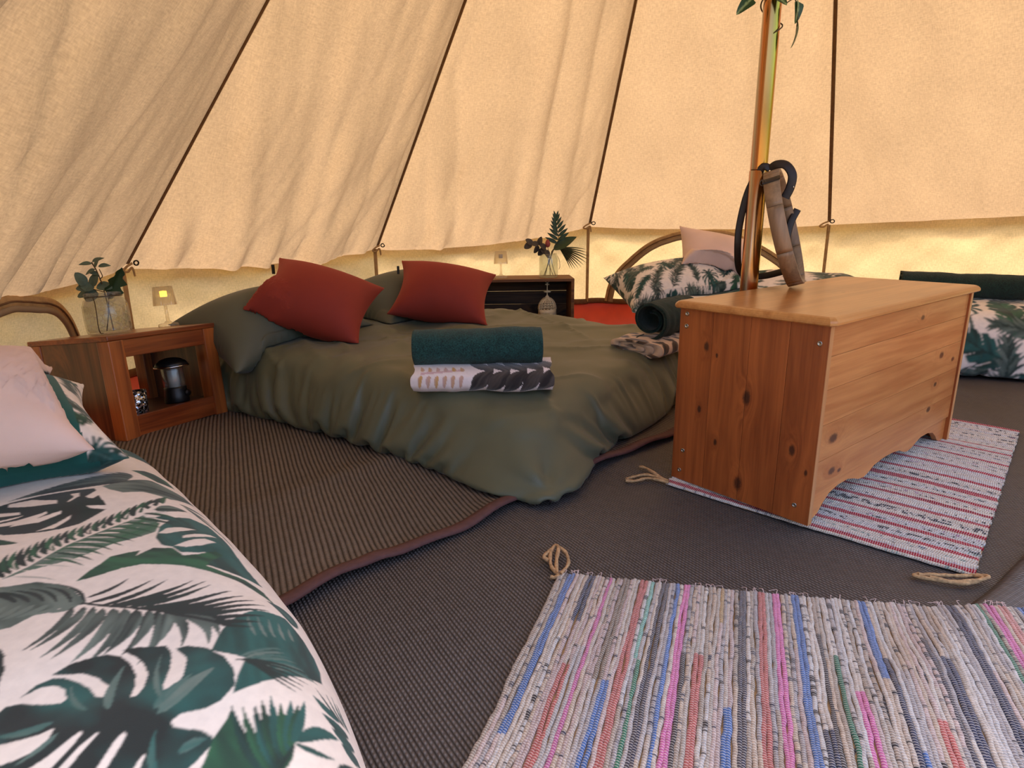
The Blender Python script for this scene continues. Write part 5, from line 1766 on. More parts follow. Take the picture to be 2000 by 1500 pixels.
# two end panels, each of four upright boards
for sx, x0 in ((0, 0.0), (1, CL - .018)):
    ys = [0, .098, .205, .318, CD]
    for i in range(4):
        eb = box('end_board', x0, x0 + .018, ys[i] + (.0004 if i else 0), ys[i + 1] - (.0004 if i < 3 else 0), 0, ctop, M['chest_shaded'], chest, .0008)
        if sx == 0: end0.append(eb)
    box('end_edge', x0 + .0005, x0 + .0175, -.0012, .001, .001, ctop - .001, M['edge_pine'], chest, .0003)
# front of five boards set back between the ends
zs = [.085, .165, .262, .355, .440, ctop]
for i in range(5):
    box('front_board', .018, CL - .018, .006, .022, zs[i] + .0004, zs[i + 1] - .0004, M['chest_front'], chest, .0008)
box('back_panel', .018, CL - .018, CD - .02, CD - .006, .05, ctop, M['chest_front'], chest, .001)
box('floor_panel', .018, CL - .018, .022, CD - .02, .09, .102, M['chest_front'], chest, .001)
# scalloped plinth
half = [(.018, .002), (.05, .002), (.075, .010), (.10, .032), (.13, .050), (.18, .060), (.24, .060), (.28, .050), (.31, .040), (.345, .036), (.38, .044), (.41, .056), (.46, .062), (CL / 2, .063)]
prof = [(x, z) for x, z in half] + [(CL - x, z) for x, z in reversed(half[:-1])]
outl = prof + [(CL - .018, .0845), (.018, .0845)]
link('plinth', prism_mesh('plinth', outl, .012, .028), M['chest_front'], chest)


def lid_mesh():
    o = .017; ch = .012
    def ring(ins, z):
        x0, x1, y0, y1 = -o + ins, CL + o - ins, -o + ins, CD + o - ins
        c = ch * max(.3, 1 - ins * 18)
        return [(x0 + c, y0, z), (x1 - c, y0, z), (x1, y0 + c, z), (x1, y1 - c, z), (x1 - c, y1, z), (x0 + c, y1, z), (x0, y1 - c, z), (x0, y0 + c, z)]
    z0 = ctop
    rings = [ring(.010, z0), ring(.003, z0 + .001), ring(0, z0 + .004), ring(.0, z0 + .009), ring(.002, z0 + .014), ring(.007, z0 + .019), ring(.013, z0 + .0215), ring(.018, z0 + .022)]
    V = np.array(rings).reshape(-1, 3)
    F = grid_faces(len(rings), 8, False, True, 0, True)
    bm = bmesh.new(); vs = [bm.verts.new(v) for v in V]
    for f in F: bm.faces.new([vs[i] for i in f])
    bm.faces.new(vs[-8:]); bm.faces.new(vs[:8][::-1])
    bmesh.ops.recalc_face_normals(bm, faces=bm.faces)
    me = bpy.data.meshes.new('lid'); bm.to_mesh(me); bm.free(); return me


link('lid', lid_mesh(), M['chest_lid'], chest)
scm = lathe_mesh('screw', [(0, 0), (.0062, 0), (.0064, .0012), (.0050, .0016), (.0036, .0013), (.0030, -.0006), (0, -.0008)][::-1], 14)
scm.materials.append(M['steel'])
dot = bpy.data.meshes.new('x'); bpy.data.meshes.remove(dot)
for (y, z) in ((.405, .505), (.405, .470), (.022, .475), (.392, .095), (.040, .045), (.40, .03)):
    s = bpy.data.objects.new('screw', scm); COL.objects.link(s); s.parent = end0[0 if y < .098 else 1 if y < .205 else 2 if y < .318 else 3]
    s.matrix_local = Matrix.Translation((-.0001, y, z)) @ Matrix.Rotation(-PI / 2, 4, 'Y')

# ------------------------------------------------------------------ centre pole, leafy vine, round mirror
PX, PY = .8165, 2.1954
pole = empty('tent_pole', (PX, PY, 0), label='iridescent zinc tent pole rising behind the pine chest', cat='pole')
lathe('lower_section', [(0, .0), (.029, .0), (.029, .922), (.027, .924), (0, .924)], M['pole'], pole, 40)
lathe('upper_section', [(0, .925), (.0265, .925), (.0272, .928), (.0272, 3.6), (0, 3.6)], M['pole'], pole, 40)
lathe('foot_cap', [(0, -.02), (.036, -.02), (.036, .02), (.0292, .024), (0, .024)], M['black'], pole, 24)


def leaf_mesh(name, L, W, curl=.15, fold=.12, shape='ovate', n=13, teeth=None):
    """leaf along +x from the origin, upper face +z"""
    t = np.linspace(0, 1, n)
    if shape == 'round': w = np.sin(PI * t ** .75) ** .55
    elif shape == 'heart': w = (np.clip(t * 9, 0, 1) ** .5) * (1 - t) ** .62 * 1.25
    else: w = np.sin(PI * t ** .8) ** .9
    w = w * W / 2
    if teeth is not None: w = w * teeth(t)
    c = np.array([-1, -.6, -.2, 0, .2, .6, 1.0])
    X = np.repeat((t * L)[:, None], 7, 1); Y = w[:, None] * c[None]
    if shape == 'heart': X = X - (np.abs(c) ** 1.5)[None] * W * .12 * (1 - t[:, None]) ** 3
    Z = -curl * L * (t ** 2)[:, None] + fold * np.abs(Y)
    G = np.stack([X, Y, Z], 2)
    V = np.concatenate([G.reshape(-1, 3), G.reshape(-1, 3) - np.array([0, 0, .0006])])
    F = np.concatenate([grid_faces(n, 7, flip=True), grid_faces(n, 7, off=n * 7)])
    return np_mesh(name, V, F)


def place_leaf(name, me, mat, parent, base, direction, up, loc0):
    d = Vector(direction).normalized(); u = Vector(up); y = u.cross(d).normalized(); z = d.cross(y)
    o = bpy.data.objects.new(name, me); COL.objects.link(o)
    if not me.materials: me.materials.append(mat)
    o.parent = parent
    b = Vector(base) - Vector(loc0)
    o.matrix_local = Matrix(((d.x, y.x, z.x, b.x), (d.y, y.y, z.y, b.y), (d.z, y.z, z.z, b.z), (0, 0, 0, 1)))
    return o


vine = empty('vine_garland', (PX, PY, 1.405), label='green heart-leaved vine garland wound round the top of the pole', cat='plant')
th = np.linspace(-1.5, 7.5, 60)
vp = np.stack([.034 * np.cos(th), .034 * np.sin(th), .02 * (th - 1) - .03], 1)
tube('stem', vp, .0022, M['stem'], vine, 6)
tube('stem', smooth_path([(-.03, -.02, .012), (-.06, -.03, .02), (-.08, -.03, .012)], 8), .0016, M['stem'], vine, 5)
tube('stem', smooth_path([(.03, -.02, .0), (.055, -.03, .01), (.068, -.03, -.03), (.068, -.03, -.085)], 8), .0016, M['stem'], vine, 5)
_T = NT('vine_leaf'); _v = _T.coord('Object'); _y = _T.math('ABSOLUTE', _T.sep(_v)[1])
_T.bsdf(_T.mix(_T.rng(_T.math('ADD', _y, _T.math('MULTIPLY', _T.noise(_v, 120, 3), .012)), .006, .013, 1, 0, True), srgb(40, 72, 36), srgb(140, 160, 110)), .4)
M['vine_leaf'] = _T.m
lm = leaf_mesh('leaf', .056, .040, .2, .2, 'heart')
for bs, dr, up in (((-.078, -.03, .012), (-.75, -.1, -.65), (-.3, -.9, .3)), ((-.012, -.036, .02), (.35, -.5, -.35), (0, -.8, .6)), ((.066, -.03, .0), (.05, -.15, -1), (.5, -.8, 0)), ((.068, -.03, -.07), (-.05, -.1, -1), (.9, -.4, 0)),
                   ((.02, -.034, .05), (.9, -.2, .1), (0, -.7, .7)), ((-.03, -.02, .06), (-.9, -.2, .2), (0, -.7, .7))):
    ob = place_leaf('leaf', lm, M['vine_leaf'], vine, bs, dr, up, (0, 0, 0))
lm2 = leaf_mesh('leaf', .058, .026, .2, .2, 'ovate')
place_leaf('leaf', lm2, M['vine_leaf'], vine, (.062, -.03, .012), (.15, -.1, -1), (.8, -.6, 0), (0, 0, 0))
place_leaf('leaf', lm2, M['vine_leaf'], vine, (.069, -.03, -.045), (.12, -.1, -1), (.9, -.5, 0), (0, 0, 0))

# round mirror in a deep wooden hoop, leaning on the pole
mb = np.array([.956, 2.085, CHH]); mt = np.array([.872, 2.150, .905])
nh = np.array([.888, -.460, 0]); nh /= np.linalg.norm(nh)
tt = mt - mb; lean = tt.dot(nh); R_ = .188
tv = np.array([nh[0] * lean, nh[1] * lean, tt[2]]); tv /= np.linalg.norm(tv)
hv = np.cross([0, 0, 1.0], nh)
n3 = np.cross(hv, tv); n3 = n3 if n3.dot(nh) > 0 else -n3
DEP = .046
mc = mb + tv * R_ + np.array([0, 0, .002])
mc = mc + n3 * (DEP * abs(tv[2] * 0 + n3[2]) * 0)
mirror = empty('round_mirror', tuple(mb), label='round mirror in a deep wooden hoop leaning against the pole on the chest', cat='mirror')
mc = mc + np.array([0, 0, 1.0]) * max(0, DEP * n3[2]) 


def hoop_pt(th, r, d):
    return mc + r * (np.cos(th)[..., None] * hv + np.sin(th)[..., None] * tv) + d * n3


for k in range(8):
    a0, a1 = k * PI / 4 + .006, (k + 1) * PI / 4 - .006
    th = np.linspace(a0 + .39, a1 + .39, 12)
    cs = [(R_, -DEP), (R_, 0), (R_ - .012, 0), (R_ - .012, -DEP)]
    G = np.stack([hoop_pt(th, r, d) for r, d in cs], 1) - mb
    V = G.reshape(-1, 3)
    F = np.concatenate([grid_faces(12, 4, False, True), [[0, 1, 2, 3], [47, 46, 45, 44]]])
    me = np_mesh('hoop_segment', V, F, smooth=False)
    bm = bmesh.new(); bm.from_mesh(me); bmesh.ops.recalc_face_normals(bm, faces=bm.faces); bm.to_mesh(me); bm.free()
    link('hoop_segment', me, M['ring_wood'], mirror)
th = np.linspace(0, 2 * PI, 49)[:-1]
Vm = np.concatenate([hoop_pt(th, R_ - .012, -.036), [mc - n3 * .036], hoop_pt(th, R_ - .012, -.042), [mc - n3 * .042]]) - mb
k = np.arange(48); k2 = (k + 1) % 48
F3 = np.concatenate([np.stack([k, k2, np.full(48, 48)], 1), np.stack([k2 + 49, k + 49, np.full(48, 97)], 1)])
me = np_mesh('mirror_glass', Vm, np.stack([k, k + 49, k2 + 49, k2], 1), F3, smooth=False)
bm = bmesh.new(); bm.from_mesh(me); bmesh.ops.recalc_face_normals(bm, faces=bm.faces); bm.to_mesh(me); bm.free()
link('mirror_glass', me, M['mirror'], mirror)


def strap(name, pts, w, ups, parent, o, mat='leather', th=.16):
    P = smooth_path(pts, 8)
    return tube(name, P - np.array(o), w, M[mat], parent, 8, th, ups=np.array(ups, float))


toward = np.array([-.37, -.92, .15])
st0 = strap('strap', [(.838, 2.155, .925), (.850, 2.135, .938), (.872, 2.115, .934), (.888, 2.10, .905), (.886, 2.10, .868), (.874, 2.105, .835)], .0135, (-.30, -.92, .25), mirror, mb)
strap('strap', [(.99, 2.27, .80), (.975, 2.265, .772), (.965, 2.262, .745), (.955, 2.255, .70)], .012, (-.3, -.9, .1), mirror, mb)
strap('strap', [(.940, 2.19, .600), (.900, 2.27, .575), (.845, 2.285, .573), (.800, 2.255, .60), (.776, 2.22, .68), (.776, 2.215, .76), (.79, 2.20, .86), (.815, 2.165, .93), (.838, 2.155, .927)], .0115, (-.2, -.9, .2), mirror, mb)
tq = np.linspace(2.15, 2.30, 5)
cuff = np.concatenate([[hoop_pt(np.array([2.2]), R_ + .0015, .002)[0]], [hoop_pt(np.array([2.2]), R_ + .0015, -DEP - .001)[0]], [hoop_pt(np.array([2.2]), R_ - .013, -DEP - .001)[0]]])
tube('strap_cuff', np.array([hoop_pt(np.array([2.2]), R_ + .0015, d)[0] for d in np.linspace(.003, -DEP - .003, 6)]) - mb, .012, M['leather'], mirror, 8, .15, ups=(np.cos(2.2) * hv + np.sin(2.2) * tv))
ob = lathe('rivet', [(0, 0), (.004, 0), (.0035, .0016), (0, .0024)], M['steel'], st0, 14)
q = Vector((.872, -.55, .35)).normalized()
ob.location = Vector((.893, 2.094, .868)) - Vector(mb); ob.rotation_euler = Vector((.6, -.75, .2)).to_track_quat('Z', 'Y').to_euler()
an = np.linspace(0, 2 * PI, 18)
hk = np.stack([.009 * np.cos(an), an * 0, .009 * np.sin(an)], 1)
ob = tube('hook_ring', hk, .0013, M['wire'], mirror, 6); ob.location = Vector(hoop_pt(np.array([2.25]), R_ + .006, -DEP)[0] - mb)
# knob on the pole that carries the strap
ob = lathe('strap_knob', [(0, 0), (.008, 0), (.009, .006), (.007, .012), (0, .013)], M['black'], pole, 16)
ob.matrix_local = Matrix.Translation((.026, -.010, .932)) @ Vector((.85, -.5, .1)).to_track_quat('Z', 'Y').to_matrix().to_4x4()

# ------------------------------------------------------------------ sheesham bedside table
NSR = np.array([[0.365377, -0.9275265, -0.0787037], [0.9291507, 0.3582794, 0.0911856], [-0.0563792, -0.1064447, 0.992719]])
NSM = Matrix([[*NSR[0], -1.341], [*NSR[1], 2.092], [*NSR[2], .045], [0, 0, 0, 1]])
NW, ND, NHh = .458, .415, .368
ns = empty('bedside_table', label='open cube sheesham bedside table left of the double bed', cat='side table')
ns.matrix_world = NSM
pw = .058
for (x0, y0) in ((0, 0), (NW - pw, 0), (0, ND - pw), (NW - pw, ND - pw)):
    m_ = M['sheesham_v']
    box('post', x0, x0 + pw, y0, y0 + pw, 0, NHh - .018, m_, ns, .004)
box('top', -.002, NW + .002, -.002, ND + .002, NHh - .018, NHh, M['sheesham'], ns, .004)
for y0 in (.006, ND - .028):
    box('rail', pw - .002, NW - pw + .002, y0, y0 + .022, NHh - .080, NHh - .018, M['sheesham'], ns, .002)
    box('rail', pw - .002, NW - pw + .002, y0, y0 + .022, .004, .078, M['sheesham'], ns, .002)
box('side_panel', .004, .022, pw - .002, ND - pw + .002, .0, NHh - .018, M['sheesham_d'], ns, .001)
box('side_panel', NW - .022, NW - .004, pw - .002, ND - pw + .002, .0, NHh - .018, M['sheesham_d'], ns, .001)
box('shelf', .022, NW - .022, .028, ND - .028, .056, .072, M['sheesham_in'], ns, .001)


def on_ns(o, x, y, z, rz=0.0):
    o.matrix_world = NSM @ Matrix.Translation((x, y, z + .0006)) @ Matrix.Rotation(rz, 4, 'Z')
    return o


# glass jar of eucalyptus
def glass_lathe(prof_out, th):
    """closed vessel wall from an outer profile"""
    po = np.array(prof_out, float)
    inn = [(max(r - th, .0005), z + (th if i == 0 else 0)) for i, (r, z) in enumerate(po)]
    inn[0] = (0.0005, po[0][1] + th)
    return list(map(tuple, po)) + [(r, z) for r, z in inn[::-1]]


jar = empty('glass_jar', label='crackle glass jar with wire handle on the bedside table', cat='jar')
on_ns(jar, .145, .175, NHh)
jp = [(.0005, 0), (.060, 0), (.070, .006), (.073, .02), (.074, .07), (.073, .105), (.066, .124), (.058, .132), (.058, .137), (.064, .140), (.064, .148), (.060, .152)]
inner = [(.054, .150), (.053, .134), (.060, .124), (.068, .105), (.069, .07), (.068, .02), (.062, .010), (.0005, .009)]
lathe('glass_body', jp + inner, M['crackle'], jar, 48)
th = np.linspace(0, 2 * PI, 25); tube('neck_wire', np.stack([.0605 * np.cos(th), .0605 * np.sin(th), th * 0 + .1365], 1), .0014, M['wire'], jar, 6)
tube('wire_handle', smooth_path([(-.058, -.02, .137), (-.070, -.045, .125), (-.082, -.062, .08), (-.088, -.066, .035), (-.082, -.062, .010), (-.070, -.060, .008)], 8), .0016, M['wire'], jar, 6)


def sprig(name, base, label, cat='plant'):
    o = empty(name, tuple(base), label=label, cat=cat)
    return o


JB = np.array(NSM @ Vector((.145, .175, NHh + .012)))
upv = NSR[:, 2]
eu = sprig('eucalyptus_sprig', JB, 'grey-green eucalyptus sprig standing in the bedside glass jar')
sx = np.array([.93, .36, 0.0])          # across the picture
sy = np.array([-.36, .93, 0.0])


def W3(o, x, z, y=0.0): return np.array(o) * 0 + sx * x + sy * y + np.array([0, 0, z])


main = smooth_path([W3(0, .012, 0), W3(0, .008, .08), W3(0, .002, .16), W3(0, -.008, .215), W3(0, -.020, .25)], 8)
es_ = tube('stem', main, .0022, M['stem'], eu, 6)
tube('stem', smooth_path([main[20], W3(0, .008, .20, -.01), W3(0, .002, .225, -.01)], 6), .0016, M['stem'], eu, 6)
tube('stem', smooth_path([main[14], W3(0, -.03, .155), W3(0, -.05, .17)], 6), .0016, M['stem'], eu, 6)
el = leaf_mesh('leaf', .052, .044, .15, .12, 'round'); el2 = leaf_mesh('leaf', .040, .022, .25, .2)
for (x, z, dx, dz, ux, uz, me) in ((-.028, .160, -.9, .1, .1, .9, el), (-.030, .150, -.7, .7, .6, .5, el), (-.03, .165, .3, .9, -.6, .3, el), (-.022, .150, -.5, -.5, .3, .8, el), (-.015, .168, .7, -.1, -.2, .9, el), (-.05, .17, -.3, .9, .8, .2, el), (-.035, .145, -1, -.2, 0, 1, el),
                                    (-.018, .245, -1, .15, 0, 1, el2), (-.020, .25, .8, .45, -.3, .9, el2), (-.012, .225, -.9, -.3, 0, 1, el2), (-.008, .232, .2, 1, -.8, .2, el2), (-.005, .205, -.7, .4, .3, .8, el2), (.0, .235, .9, .2, -.2, .9, el2)):
    d = sx * dx + np.array([0, 0, dz]) + sy * random.uniform(-.3, .3); u = sx * ux + np.array([0, 0, uz]) - sy * .7
    b0 = sx * x + np.array([0, 0, z]) + sy * random.uniform(-.012, .012)
    place_leaf('leaf', me, M['leaf_euc'], es_, b0, d, u, (0, 0, 0))
gl = sprig('leaf_stem', JB, 'single folded dark green leaf standing in the bedside glass jar')
tube('stem', smooth_path([W3(0, -.01, .0), W3(0, .004, .06), W3(0, .014, .12)], 8), .002, M['stem'], gl, 6)
bl = leaf_mesh('leaf', .13, .075, -.12, .5, 'ovate', 17, teeth=lambda t: .75 + .25 * np.cos(t * 22))
place_leaf('leaf', bl, M['leaf'], gl, W3(0, .012, .115), sx * .42 + np.array([0, 0, .9]), sx * .6 - sy * .8, (0, 0, 0))


def acrylic_lamp(label, s=1.0, lit=True):
    o = empty('table_lamp', label=label, cat='lamp', group='small clear acrylic table lamps')
    rib = lambda R, a, z: R * (1 + .035 * np.sign(np.sin(a * 22)) * (R > .01))
    lathe('base', [(0.0005, 0), (.036 * s, 0), (.037 * s, .006 * s), (.034 * s, .013 * s), (.014 * s, .017 * s), (.009 * s, .024 * s), (0.0005, .024 * s)], M['acrylic'], o, 88, rib)
    lathe('stem', [(0.0005, .0245 * s), (.007 * s, .0245 * s), (.0062 * s, .06 * s), (.006 * s, .088 * s), (0.0005, .088 * s)], M['acrylic'], o, 20)
    sh_ = lathe('shade', [(.0425 * s, .086 * s), (.0345 * s, .160 * s), (.031 * s, .160 * s), (.039 * s, .086 * s), (.0425 * s, .086 * s)], M['acrylic'], o, 132, lambda R, a, z: R * (1 + .03 * np.sign(np.sin(a * 33)) * (R > .033 * s)))
    lathe('shade_top', [(0.0005, .158 * s), (.0305 * s, .158 * s), (.0305 * s, .161 * s), (0.0005, .161 * s)], M['acrylic'], sh_, 40)
    lathe('bulb', [(0.0005, .120 * s), (.012 * s, .120 * s), (.013 * s, .125 * s), (.013 * s, .142 * s), (.0005, .144 * s)], M['glow'] if lit else M['white_tube'], sh_, 20)
    return o


lamp1 = acrylic_lamp('small clear ribbed table lamp glowing yellow on the bedside table')
on_ns(lamp1, .385, .16, NHh)

# crackle tumbler and camping lantern inside
_T = NT('mercury_glass'); _v = _T.coord('Object'); _hv = _T.voronoi(_v, 85, 'F1')
_T.bsdf(_T.mix(_T.rng(_T.noise(_v, 110, 3, .7), .46, .56), srgb(12, 12, 13), srgb(225, 225, 228)), .18, _T.bump(_hv, .9, .006), Metallic=.85)
M['mercury'] = _T.m
tum = empty('candle_holder', label='silver and black mottled glass candle holder inside the bedside table', cat='candle holder')
lathe('cup', [(.0005, 0), (.032, 0), (.036, .004), (.039, .085), (.0365, .085), (.033, .01), (.0005, .009)], M['mercury'], tum, 36)
lathe('candle', [(.0005, .0095), (.0315, .0095), (.0325, .05), (.004, .052), (.0005, .052)], M['ivory'], tum, 24)
on_ns(tum, .118, .075, .072)
lan = empty('camping_lantern', label='black camping lantern with clear globe inside the bedside table', cat='lantern')
lb_ = lathe('base', [(.0005, 0), (.044, 0), (.046, .004), (.044, .030), (.040, .052), (.041, .060), (.0005, .060)], M['black'], lan, 36)
lathe('globe', [(.0385, .0605), (.040, .066), (.041, .095), (.040, .135), (.038, .142), (.036, .142), (.0385, .135), (.039, .095), (.038, .066), (.0365, .0605), (.0385, .0605)], M['glass'], lan, 36)
lathe('light_tube', [(.0005, .0605), (.021, .0605), (.021, .128), (.0005, .128)], M['white_tube'], lan, 24)
lathe('cap', [(.0005, .1425), (.058, .1425), (.060, .148), (.054, .160), (.036, .172), (.018, .177), (.0005, .178)], M['black'], lan, 36)
lathe('rim', [(.0605, .140), (.0635, .141), (.0635, .146), (.0605, .147), (.0605, .140)], M['chrome'], lan, 36)
kb_ = lathe('dial', [(.0005, 0), (.013, 0), (.012, .010), (.0005, .011)], M['dark_metal'], lb_, 20); kb_.matrix_local = Matrix.Translation((0.014, -.040, .034)) @ Matrix.Rotation(PI / 2, 4, 'X')
on_ns(lan, .325, .115, .072)

# ------------------------------------------------------------------ wooden crate and what stands on and in it
CRM = Matrix.Translation((.105, 4.07, float(floor_z(.1, 4.07)) + .012)) @ Matrix.Rotation(.03, 4, 'Z')
crate = empty('wooden_crate', label='rough wooden crate lying on its side by the back wall', cat='crate')
crate.matrix_world = CRM
CW, CHt, CDp = .60, .385, .28
tk = .017
box('top_board', -CW / 2, CW / 2, 0, CDp, CHt - tk, CHt, M['crate_wood'], crate, .0015)
box('bottom_board', -CW / 2, CW / 2, 0, CDp, 0, tk, M['crate_wood'], crate, .0015)
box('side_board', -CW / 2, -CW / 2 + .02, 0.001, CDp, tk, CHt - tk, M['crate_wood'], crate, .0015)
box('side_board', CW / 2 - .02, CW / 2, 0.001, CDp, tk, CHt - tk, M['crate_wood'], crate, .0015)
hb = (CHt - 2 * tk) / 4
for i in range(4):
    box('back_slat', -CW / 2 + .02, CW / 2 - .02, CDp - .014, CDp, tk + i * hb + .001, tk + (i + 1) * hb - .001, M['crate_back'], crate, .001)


def on_crate(o, x, y, z): o.matrix_world = CRM @ Matrix.Translation((x, y, z + .0006)); return o


lamp2 = acrylic_lamp('small clear ribbed table lamp on the wooden crate', 1.06, False)
on_crate(lamp2, -.165, .10, CHt)
vase = empty('glass_vase', label='clear glass vase of stems on the wooden crate', cat='vase')
lathe('glass_body', [(.0005, 0), (.055, 0), (.060, .004), (.062, .02), (.062, .12), (.058, .135), (.054, .140), (.054, .152), (.051, .152), (.051, .140), (.0585, .12), (.0585, .02), (.056, .009), (.0005, .008)], M['glass'], vase, 40)
tube('wire_handle', smooth_path([(.055, 0, .138), (.068, -.01, .11), (.072, -.015, .07), (.066, -.012, .05)], 8), .0014, M['wire'], vase, 6)
on_crate(vase, .145, .12, CHt)
VB = np.array(CRM @ Vector((.145, .12, CHt + .010)))
Xv = np.array([1.0, 0, 0]); Yv = np.array([0, 1.0, 0]); Zv = np.array([0, 0, 1.0])
# deep-lobed leaf
fl_ = sprig('split_leaf_stem', VB, 'large deeply lobed dark green leaf in the vase on the crate')
tube('stem', smooth_path([(-.03, 0, 0), (.0, 0, .08), (.035, 0, .17), (.055, 0, .20)], 8), .0026, M['stem'], fl_, 6)
rib = smooth_path([(.055, 0, .195), (.062, -.01, .25), (.05, -.01, .31), (.045, -.01, .365)], 8)
lr_ = tube('leaf_rib', rib, .0018, M['leaf'], fl_, 6)
lob = leaf_mesh('leaf_lobe', .085, .024, .15, .2, 'ovate')
for i in range(8):
    t = i / 7; p = rib[int(2 + t * (len(rib) - 4))]
    for sd in (-1, 1):
        a = math.radians(62 - 46 * t)
        d = Xv * sd * math.sin(a) + Zv * math.cos(a) - Yv * .12
        place_leaf('leaf_lobe', lob, M['leaf'], lr_, p, d, -Yv + Zv * .2, (0, 0, 0)).scale = (1.05 - .45 * t,) * 3
lf2 = sprig('long_leaf', VB, 'long drooping dark green leaf reaching right from the vase on the crate')
tube('stem', smooth_path([(-.02, .01, 0), (.0, .01, .09), (.03, 0, .17)], 8), .002, M['stem'], lf2, 6)
place_leaf('leaf', leaf_mesh('leaf', .17, .075, .05, .3, 'ovate', 17), M['leaf'], lf2, (.030, -.005, .165), (.86, -.1, .5), (-.4, -.8, .5), (0, 0, 0))
pf = sprig('palm_frond', VB, 'thin fan of dry palm leaflets reaching right from the vase on the crate')
tube('stem', smooth_path([(.045, 0, .0), (.02, 0, .09), (.02, 0, .155), (.05, -.01, .172)], 8), .0018, M['stem'], pf, 6)
bl_ = leaf_mesh('leaflet', .22, .015, .22, .3, 'ovate', 12)
for i in range(11):
    a = math.radians(8 - 6.2 * i)
    place_leaf('leaflet', bl_, M['leaf_palm'], pf, (.05 + .002 * i, -.01, .172), (math.cos(a), -.08 + .02 * (i % 3), math.sin(a)), (0, -.6, .8), (0, 0, 0)).scale = (1 - .045 * abs(i - 3),) * 3
e2 = sprig('eucalyptus_sprig', VB, 'dark eucalyptus sprig reaching left from the vase on the crate')
st = smooth_path([(.03, 0, 0), (.0, 0, .08), (-.01, 0, .15), (-.05, -.01, .19), (-.11, -.01, .205)], 8)
es2 = tube('stem', st, .0018, M['stem'], e2, 6)
er = leaf_mesh('leaf', .055, .045, .2, .15, 'round')
for (x, z, dx, dz, ux, uz) in ((-.11, .205, -.8, -.4, .2, .5), (-.105, .2, -.5, .5, .5, .4), (-.07, .195, -.3, -.9, .8, 0), (-.06, .195, .1, .95, -.8, 0), (-.065, .2, -.9, .2, 0, .8), (-.035, .175, -.5, -.8, .6, .3), (-.02, .165, .4, -.8, .6, .3), (-.02, .17, -.6, .7, .5, .5), (-.05, .18, .6, -.6, .3, .6)):
    place_leaf('leaf', er, M['leaf'] if x > -.06 else M['leaf_dk2'], es2, (x, -.01, z), (dx, -.15, dz), (ux, -.8, uz), (0, 0, 0))
pb = sprig('protea_bud', VB, 'dusky red flower bud in the vase on the crate')
tube('stem', smooth_path([(.01, 0, 0), (.006, 0, .1), (-.006, 0, .185)], 8), .002, M['stem'], pb, 6)
ob = lathe('bud', [(.0005, 0), (.010, .003), (.016, .014), (.017, .026), (.012, .042), (.005, .052), (.0005, .054)], M['bud'], pb, 18, lambda R, a, z: R * (1 + .06 * np.sin(a * 7)))
ob.location = (-.006, 0, .180)

# cream filigree lantern
ml = empty('filigree_lantern', label='cream metal filigree lantern standing inside the wooden crate', cat='lantern')
on_crate(ml, .135, .10, tk)
lathe('base', [(.0005, 0), (.062, 0), (.062, .012), (.054, .016), (.0005, .016)], M['ivory'], ml, 32)


def filigree(name, prof, seg, th):
    bm = bmesh.new()
    me0 = lathe_mesh('t', prof, seg); bm.from_mesh(me0); bpy.data.meshes.remove(me0)
    bmesh.ops.remove_doubles(bm, verts=bm.verts, dist=1e-5)
    bmesh.ops.triangulate(bm, faces=bm.faces)
    bmesh.ops.wireframe(bm, faces=bm.faces, thickness=th, use_replace=True, use_even_offset=False, use_boundary=True)
    me = bpy.data.meshes.new(name); bm.to_mesh(me); bm.free(); return me


link('filigree_body', filigree('filigree_body', [(.056, .017), (.056, .045), (.056, .075), (.056, .105), (.056, .135)], 18, .009), M['ivory'], ml)
lathe('band', [(.0565, .136), (.0595, .138), (.0595, .160), (.0565, .162), (.054, .160), (.054, .138), (.0565, .136)], M['ivory'], ml, 36)
lathe('inner_glass', [(.049, .018), (.049, .160), (.046, .160), (.046, .018), (.049, .018)], M['glow_soft'] if 'glow_soft' in M else M['dark_metal'], ml, 24)
a = np.linspace(0, PI / 2 * .9, 7)
link('filigree_dome', filigree('filigree_dome', [(.0565 * math.cos(q) + .001, .163 + .075 * math.sin(q)) for q in a], 16, .009), M['ivory'], ml)
lathe('finial', [(.0005, .228), (.016, .236), (.010, .248), (.004, .252), (.003, .270), (.022, .273), (.024, .277), (.008, .283), (.003, .288), (.003, .318), (.015, .321), (.012, .326), (.003, .329), (.003, .334), (.0005, .335)], M['ivory'], ml, 24)
an = np.linspace(0, 2 * PI, 22); ob = tube('hanging_ring', np.stack([.013 * np.cos(an), an * 0, .347 + .013 * np.sin(an)], 1), .002, M['steel'], ml, 6)

